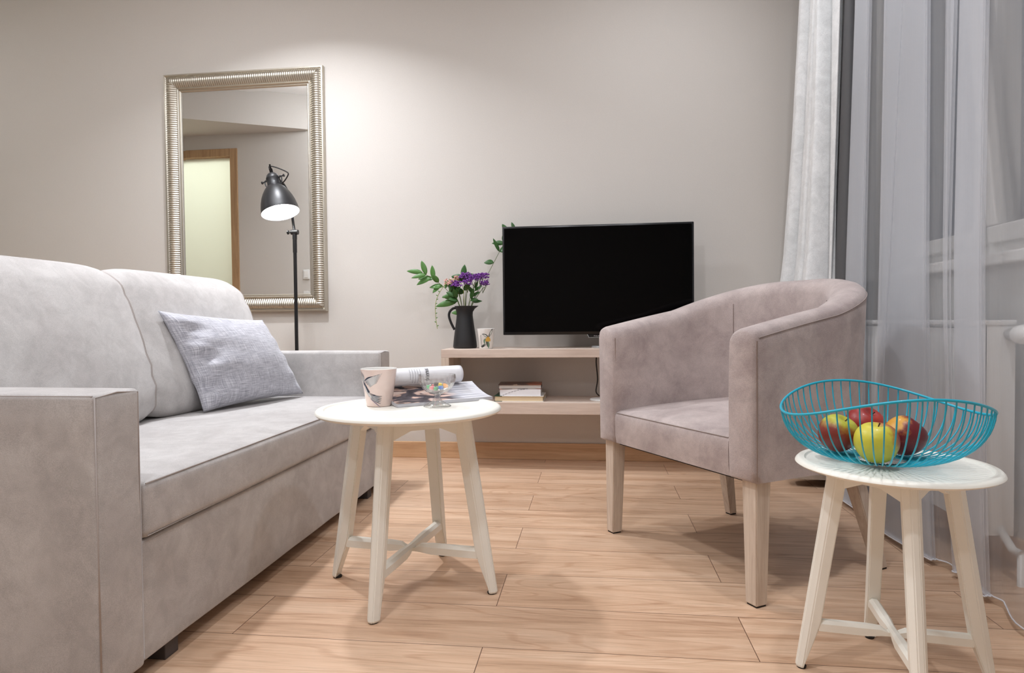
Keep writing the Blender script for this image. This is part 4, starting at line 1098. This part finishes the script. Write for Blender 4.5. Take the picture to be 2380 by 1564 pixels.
# apples
def apple_mat(name, c1, c2, direction, lo_, hi_):
    m, tt, b = nt(name); c = tt.nodes.new('ShaderNodeTexCoord')
    dt = tt.nodes.new('ShaderNodeVectorMath'); dt.operation = 'DOT_PRODUCT'; tt.links.new(c.outputs['Object'], dt.inputs[0]); dt.inputs[1].default_value = tuple(Vector(direction).normalized()*13)
    n = N(tt, 'ShaderNodeTexNoise', Scale=26.0, Detail=4.0, Roughness=.6); tt.links.new(c.outputs['Object'], n.inputs['Vector'])
    ad = tt.nodes.new('ShaderNodeMath'); ad.operation = 'MULTIPLY_ADD'; tt.links.new(n.outputs[0], ad.inputs[0]); ad.inputs[1].default_value = .8; tt.links.new(dt.outputs['Value'], ad.inputs[2])
    mid = tuple((a+b_)/2 for a, b_ in zip(c1, c2))
    base = ramp(tt, ad.outputs[0], [(lo_, srgb(c1)), ((lo_+hi_)/2, srgb(mid)), (hi_, srgb(c2))])
    v = N(tt, 'ShaderNodeTexVoronoi', Scale=190.0); tt.links.new(c.outputs['Object'], v.inputs['Vector'])
    sp = ramp(tt, v.outputs['Distance'], [(.0, (1, 1, 1, 1)), (.10, (0, 0, 0, 1))])
    base = mixc(tt, mixc(tt, 1.0, sp, (.35, .35, .35, 1), 'MULTIPLY'), base, srgb((236, 196, 120)))
    tt.links.new(base, b.inputs['Base Color']); b.inputs['Roughness'].default_value = .42; b.inputs['Coat Weight'].default_value = .08
    return m
def apple(label, x, y, z, r, tilt, mt):
    tt = thing('apple', label, 'apple', (x, y, z), 0, 'apples in the wire basket')
    tt.rotation_euler = tilt; bpy.context.view_layer.update()
    bm = bmesh.new(); pr = []
    n = 26
    for k in range(n+1):
        a = -pi/2+pi*k/n
        rad = r*cos(a)**.9 if 0 < k < n else 0; zz = r*1.0*sin(a)
        rad *= 1+.06*sin(a)
        if a > 0: zz -= r*.26*math.exp(-(rad/(r*.30))**2)
        else: zz += r*.16*math.exp(-(rad/(r*.25))**2)
        pr.append((max(rad, 0), zz))
    lathe(bm, pr, (0, 0, 0), 40, mod=lambda a, r_, z_: 1+.012*cos(5*a)*(1 if z_ < 0 else .4))
    link('flesh', recalc(bm), mt, tt, local=True)
    bm = bmesh.new(); tube(bm, smooth_path([(0, 0, r*.60), (.001, 0, r*.75), (.004, 0, r*.97)], 4), [.0013]*8+[.0018], 6); link('stem', bm, plain('apple_stem', (70, 48, 30), .8), tt, local=True)
    return tt
YG = (206, 200, 52); RD = (122, 24, 26)
def adir(d, tilt):
    from mathutils import Euler
    return tuple(Euler(tilt).to_matrix().inverted() @ Vector(d))
for (lab, x, y, z, r_, tilt, mn_, c1, c2, wd3, lo_, hi_) in [
    ('yellow-green apple with a red right side, nearest in the basket', .538, 1.308, .4745, .0395, (.12, 0, 0), 'apple_yellow', (206, 196, 62), (150, 50, 40), (.9, .25, .2), .46, .80),
    ('apple with a green top and dark red underside, leftmost in the basket', .495, 1.385, .4785, .0378, (.3, .35, 0), 'apple_left', (176, 176, 54), (126, 42, 30), (-.45, -.2, -.8), .14, .46),
    ('plain red apple at the back of the basket', .567, 1.438, .4870, .0385, (.5, .3, 0), 'apple_red', (184, 64, 46), (142, 34, 32), (-.4, 0, .6), .2, .8),
    ('dark red apple with a yellow shoulder, rightmost in the basket', .611, 1.360, .4790, .0385, (.1, .75, 0), 'apple_dark', (206, 150, 50), (104, 22, 28), (.75, .1, -.45), -.02, .13)]:
    apple(lab, x, y, z, r_, tilt, apple_mat(mn_, c1, c2, adir(wd3, tilt), max(lo_, 0), hi_))

# ------------------------------------------------------------------ radiator
RXF, RXB, RYE, RZ0, RZ1 = 1.072, 1.150, 1.925, .105, .700
t = thing('radiator', 'white panel radiator behind the sheer curtain', 'radiator', (RXF, RYE, RZ0))
RYL = 3.02
bm = bmesh.new(); rows = []
n = 180
for i in range(n+1):
    y = RYE+.035+(RYL-RYE-.07)*i/n; ph = (y*30) % 1
    dx = -.005 if .35 < ph < .8 else 0
    row = []
    for z in (RZ0+.01, RZ0+.05, RZ0+.07, RZ1-.07, RZ1-.05, RZ1-.02):
        row.append(bm.verts.new((RXF+.004+(dx if RZ0+.06 < z < RZ1-.06 else 0), y, z)))
    row.append(bm.verts.new((RXF+.02, y, RZ1-.02))); row.append(bm.verts.new((RXF+.02, y, RZ0+.01)))
    rows.append(row)
grid_faces(bm, rows, close_v=True); bm.faces.new(rows[0]); bm.faces.new(rows[-1][::-1])
link('front_panel', recalc(bm), m_white, t, auto=40)
link('rear_panel', bx(RXB-.016, RXB-.002, RYE+.03, RYL-.03, RZ0+.01, RZ1-.02), m_white, t, smooth=False)
for y0 in (RYE, RYL-.012):
    bm = bmesh.new(); box(bm, RXF, RXB, y0, y0+.012, RZ0, RZ1-.012, .002); box(bm, RXF-.001, RXF+.006, y0, y0+.034, RZ0, RZ1-.012, .002); link('side_cover', bm, m_white, t, auto=30)
bm = bx(RXF-.003, RXB+.002, RYE-.003, RYL+.003, RZ1-.012, RZ1+.003, .003); link('top_grille', bm, m_white, t, auto=30)
for y in (2.15, 2.8): link('wall_bracket', bx(RXB-.002, WX-.001, y-.02, y+.02, RZ0+.1, RZ1-.1), m_white, t, smooth=False)
o = bmesh.new(); tube(o, [(RXF+.045, RYE+.02, RZ0+.03), (RXF+.045, RYE-.05, RZ0-.02), (RXF+.045, RYE-.09, RZ0-.02)], .011, 14); tube(o, [(RXF+.045, RYE-.085, RZ0-.02), (RXF+.045, RYE-.085, .0)], .009, 12); link('pipe_fitting', o, m_frame, t)
vp = Vector((RXF+.062, RYE, RZ1-.036)); va = Vector((.10, -1, 0)).normalized()
tv_ = bmesh.new(); lathe(tv_, [(0, 0), (.016, 0), (.0165, .012), (.015, .016), (.015, .026)], vp, 32, axis=va); valve = link('valve', tv_, m_silver, t, auto=40)
tv_ = bmesh.new(); lathe(tv_, [(.014, .020), (.019, .023), (.0255, .036), (.0275, .052), (.027, .066), (.023, .080), (.014, .089), (0, .091)], vp, 40, axis=va); hd = link('thermostat_head', tv_, m_ceramic, valve, auto=60)

# ------------------------------------------------------------------ curtains
def lerp(a, b, t_): return a+(b-a)*t_
def curtain_from(rowsfn, z0, z1, nz, mat, name, par, thick=0, hem=None):
    bm = bmesh.new(); rows = []
    for j in range(nz+1):
        z = z0+(z1-z0)*(j/nz)
        rows.append([bm.verts.new((x, y, z)) for x, y in rowsfn(z)])
    grid_faces(bm, rows)
    if thick:
        recalc(bm); bmesh.ops.solidify(bm, geom=list(bm.faces), thickness=thick)
    o = link(name, bm, mat, par)
    return o
# opaque curtain: gathered into deep folds against the back wall corner
def opaque_row(z):
    f = max(-.6, min(1.35, (z-.9)/1.05))
    yL, yV, yF = lerp(3.245, 3.08, f), lerp(2.775, 2.755, f), lerp(2.755, 2.672, f)
    n = 3; bs = .962-.012*(1-f); out = [(.985, yL+.015), (bs+.01, yL)]
    wsp = (yL-yV)/n
    for k in range(n):
        y0 = yL-wsp*k
        dp = (.050, .030, .044)[k]+.022*max(0, .6-f)+.055*max(0, .1-f)
        out += [(bs-dp*.8, y0-.2*wsp), (bs-dp, y0-.5*wsp), (bs-dp*.85, y0-.76*wsp), (bs+.035, y0-.93*wsp)] if k < n-1 else [(bs-dp*.8, y0-.2*wsp), (bs-dp, y0-.5*wsp), (bs-dp*.9, y0-.70*wsp), (bs+.02, y0-.80*wsp), (1.045, y0-.86*wsp)]
    out += [(1.05, yV-.02), (.985, yV-.030), (.955, yV-.024), (.951, (yV+yF)/2-.010), (.953, yF-.012), (.960, yF-.006)]
    return [(p.x, p.y) for p in smooth_path([Vector((x, min(y, 3.275), 0)) for x, y in out], 6)]
t = thing('opaque_curtain', 'heavy off-white curtain gathered at the corner of the back wall', 'curtain', (.95, 2.95, 0))
curtain_from(opaque_row, .035, 2.48, 40, m_curt, 'curtain_cloth', t, .0015)
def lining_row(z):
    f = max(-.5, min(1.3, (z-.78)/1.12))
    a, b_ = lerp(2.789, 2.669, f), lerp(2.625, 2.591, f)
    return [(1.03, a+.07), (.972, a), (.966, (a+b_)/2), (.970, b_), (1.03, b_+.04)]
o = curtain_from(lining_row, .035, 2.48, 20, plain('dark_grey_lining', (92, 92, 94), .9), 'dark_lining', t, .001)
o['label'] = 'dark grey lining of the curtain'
# rail for both curtains
t = thing('curtain_rail', 'white ceiling-mounted curtain rail above the sheer curtain', 'curtain rail', (.97, 1.9, CEIL))
link('rail', bx(.90, 1.03, .3, 3.28, CEIL-.03, CEIL-.0005, .003), m_white, t, smooth=False)
# sheer: overlaps (dense bands) measured as y-intervals at high and low level
strips = [(2.500, 2.368, 2.575, 2.409), (2.26, 2.122, 2.289, 2.21), (2.114, 1.968, 2.195, 1.97), (1.879, 1.836, 1.884, 1.868), (1.812, 1.700, 1.838, 1.715)]
def sheer_row(z):
    f = (z-.755)/(1.65-.755); f = max(-.45, min(1.35, f))
    seq = [(.985, 2.60), (.965, lerp(2.590, 2.535, f))]
    for k, (a, b_, c_, d_) in enumerate(strips):
        ya, yb = c_+(a-c_)*f, d_+(b_-d_)*f
        if ya-yb < .015: yb = ya-.015
        ox = .004*sin(k*2.3)
        seq += [(.958+ox, ya+.02), (.944+ox, ya+.002), (.936+ox, ya-.25*(ya-yb)), (.934+ox, yb+.004)]
        for q in range(2):
            x0 = .940+.009*q+ox
            seq += [(x0, yb-.001), (x0+.003, yb+.004), (x0+.002, (ya+yb)/2), (x0+.003, ya-.005), (x0+.005, ya), (x0+.007, ya-.005), (x0+.006, (ya+yb)/2), (x0+.007, yb+.004)]
        seq += [(.962+ox, yb-.012), (.970+ox, yb-.03)]
    y = seq[-1][1]
    seq += [(.966, y-.03), (.955, y-.12), (.975, y-.22), (.950, y-.31), (.975, y-.42), (.945, y-.52), (.97, y-.62), (.95, y-.70)]
    bl = max(0, 1-z/.9)
    out = []
    for (x, y_) in seq:
        out.append(Vector((x-.018*bl*sin(y_*9+1.0)+.02*bl*bl*sin(y_*4), y_, 0)))
    return [(p.x, p.y) for p in smooth_path(out, 4)]
t = thing('sheer_curtain', 'white translucent sheer curtain hanging in front of the window', 'curtain', (.95, 1.9, 0))
curtain_from(sheer_row, .018, CEIL-.03, 48, m_sheer, 'curtain_cloth', t)
bm = bmesh.new(); tube(bm, [(x, y, .019) for x, y in sheer_row(.018)], .0022, 6); link('hem', bm, m_hem, t)
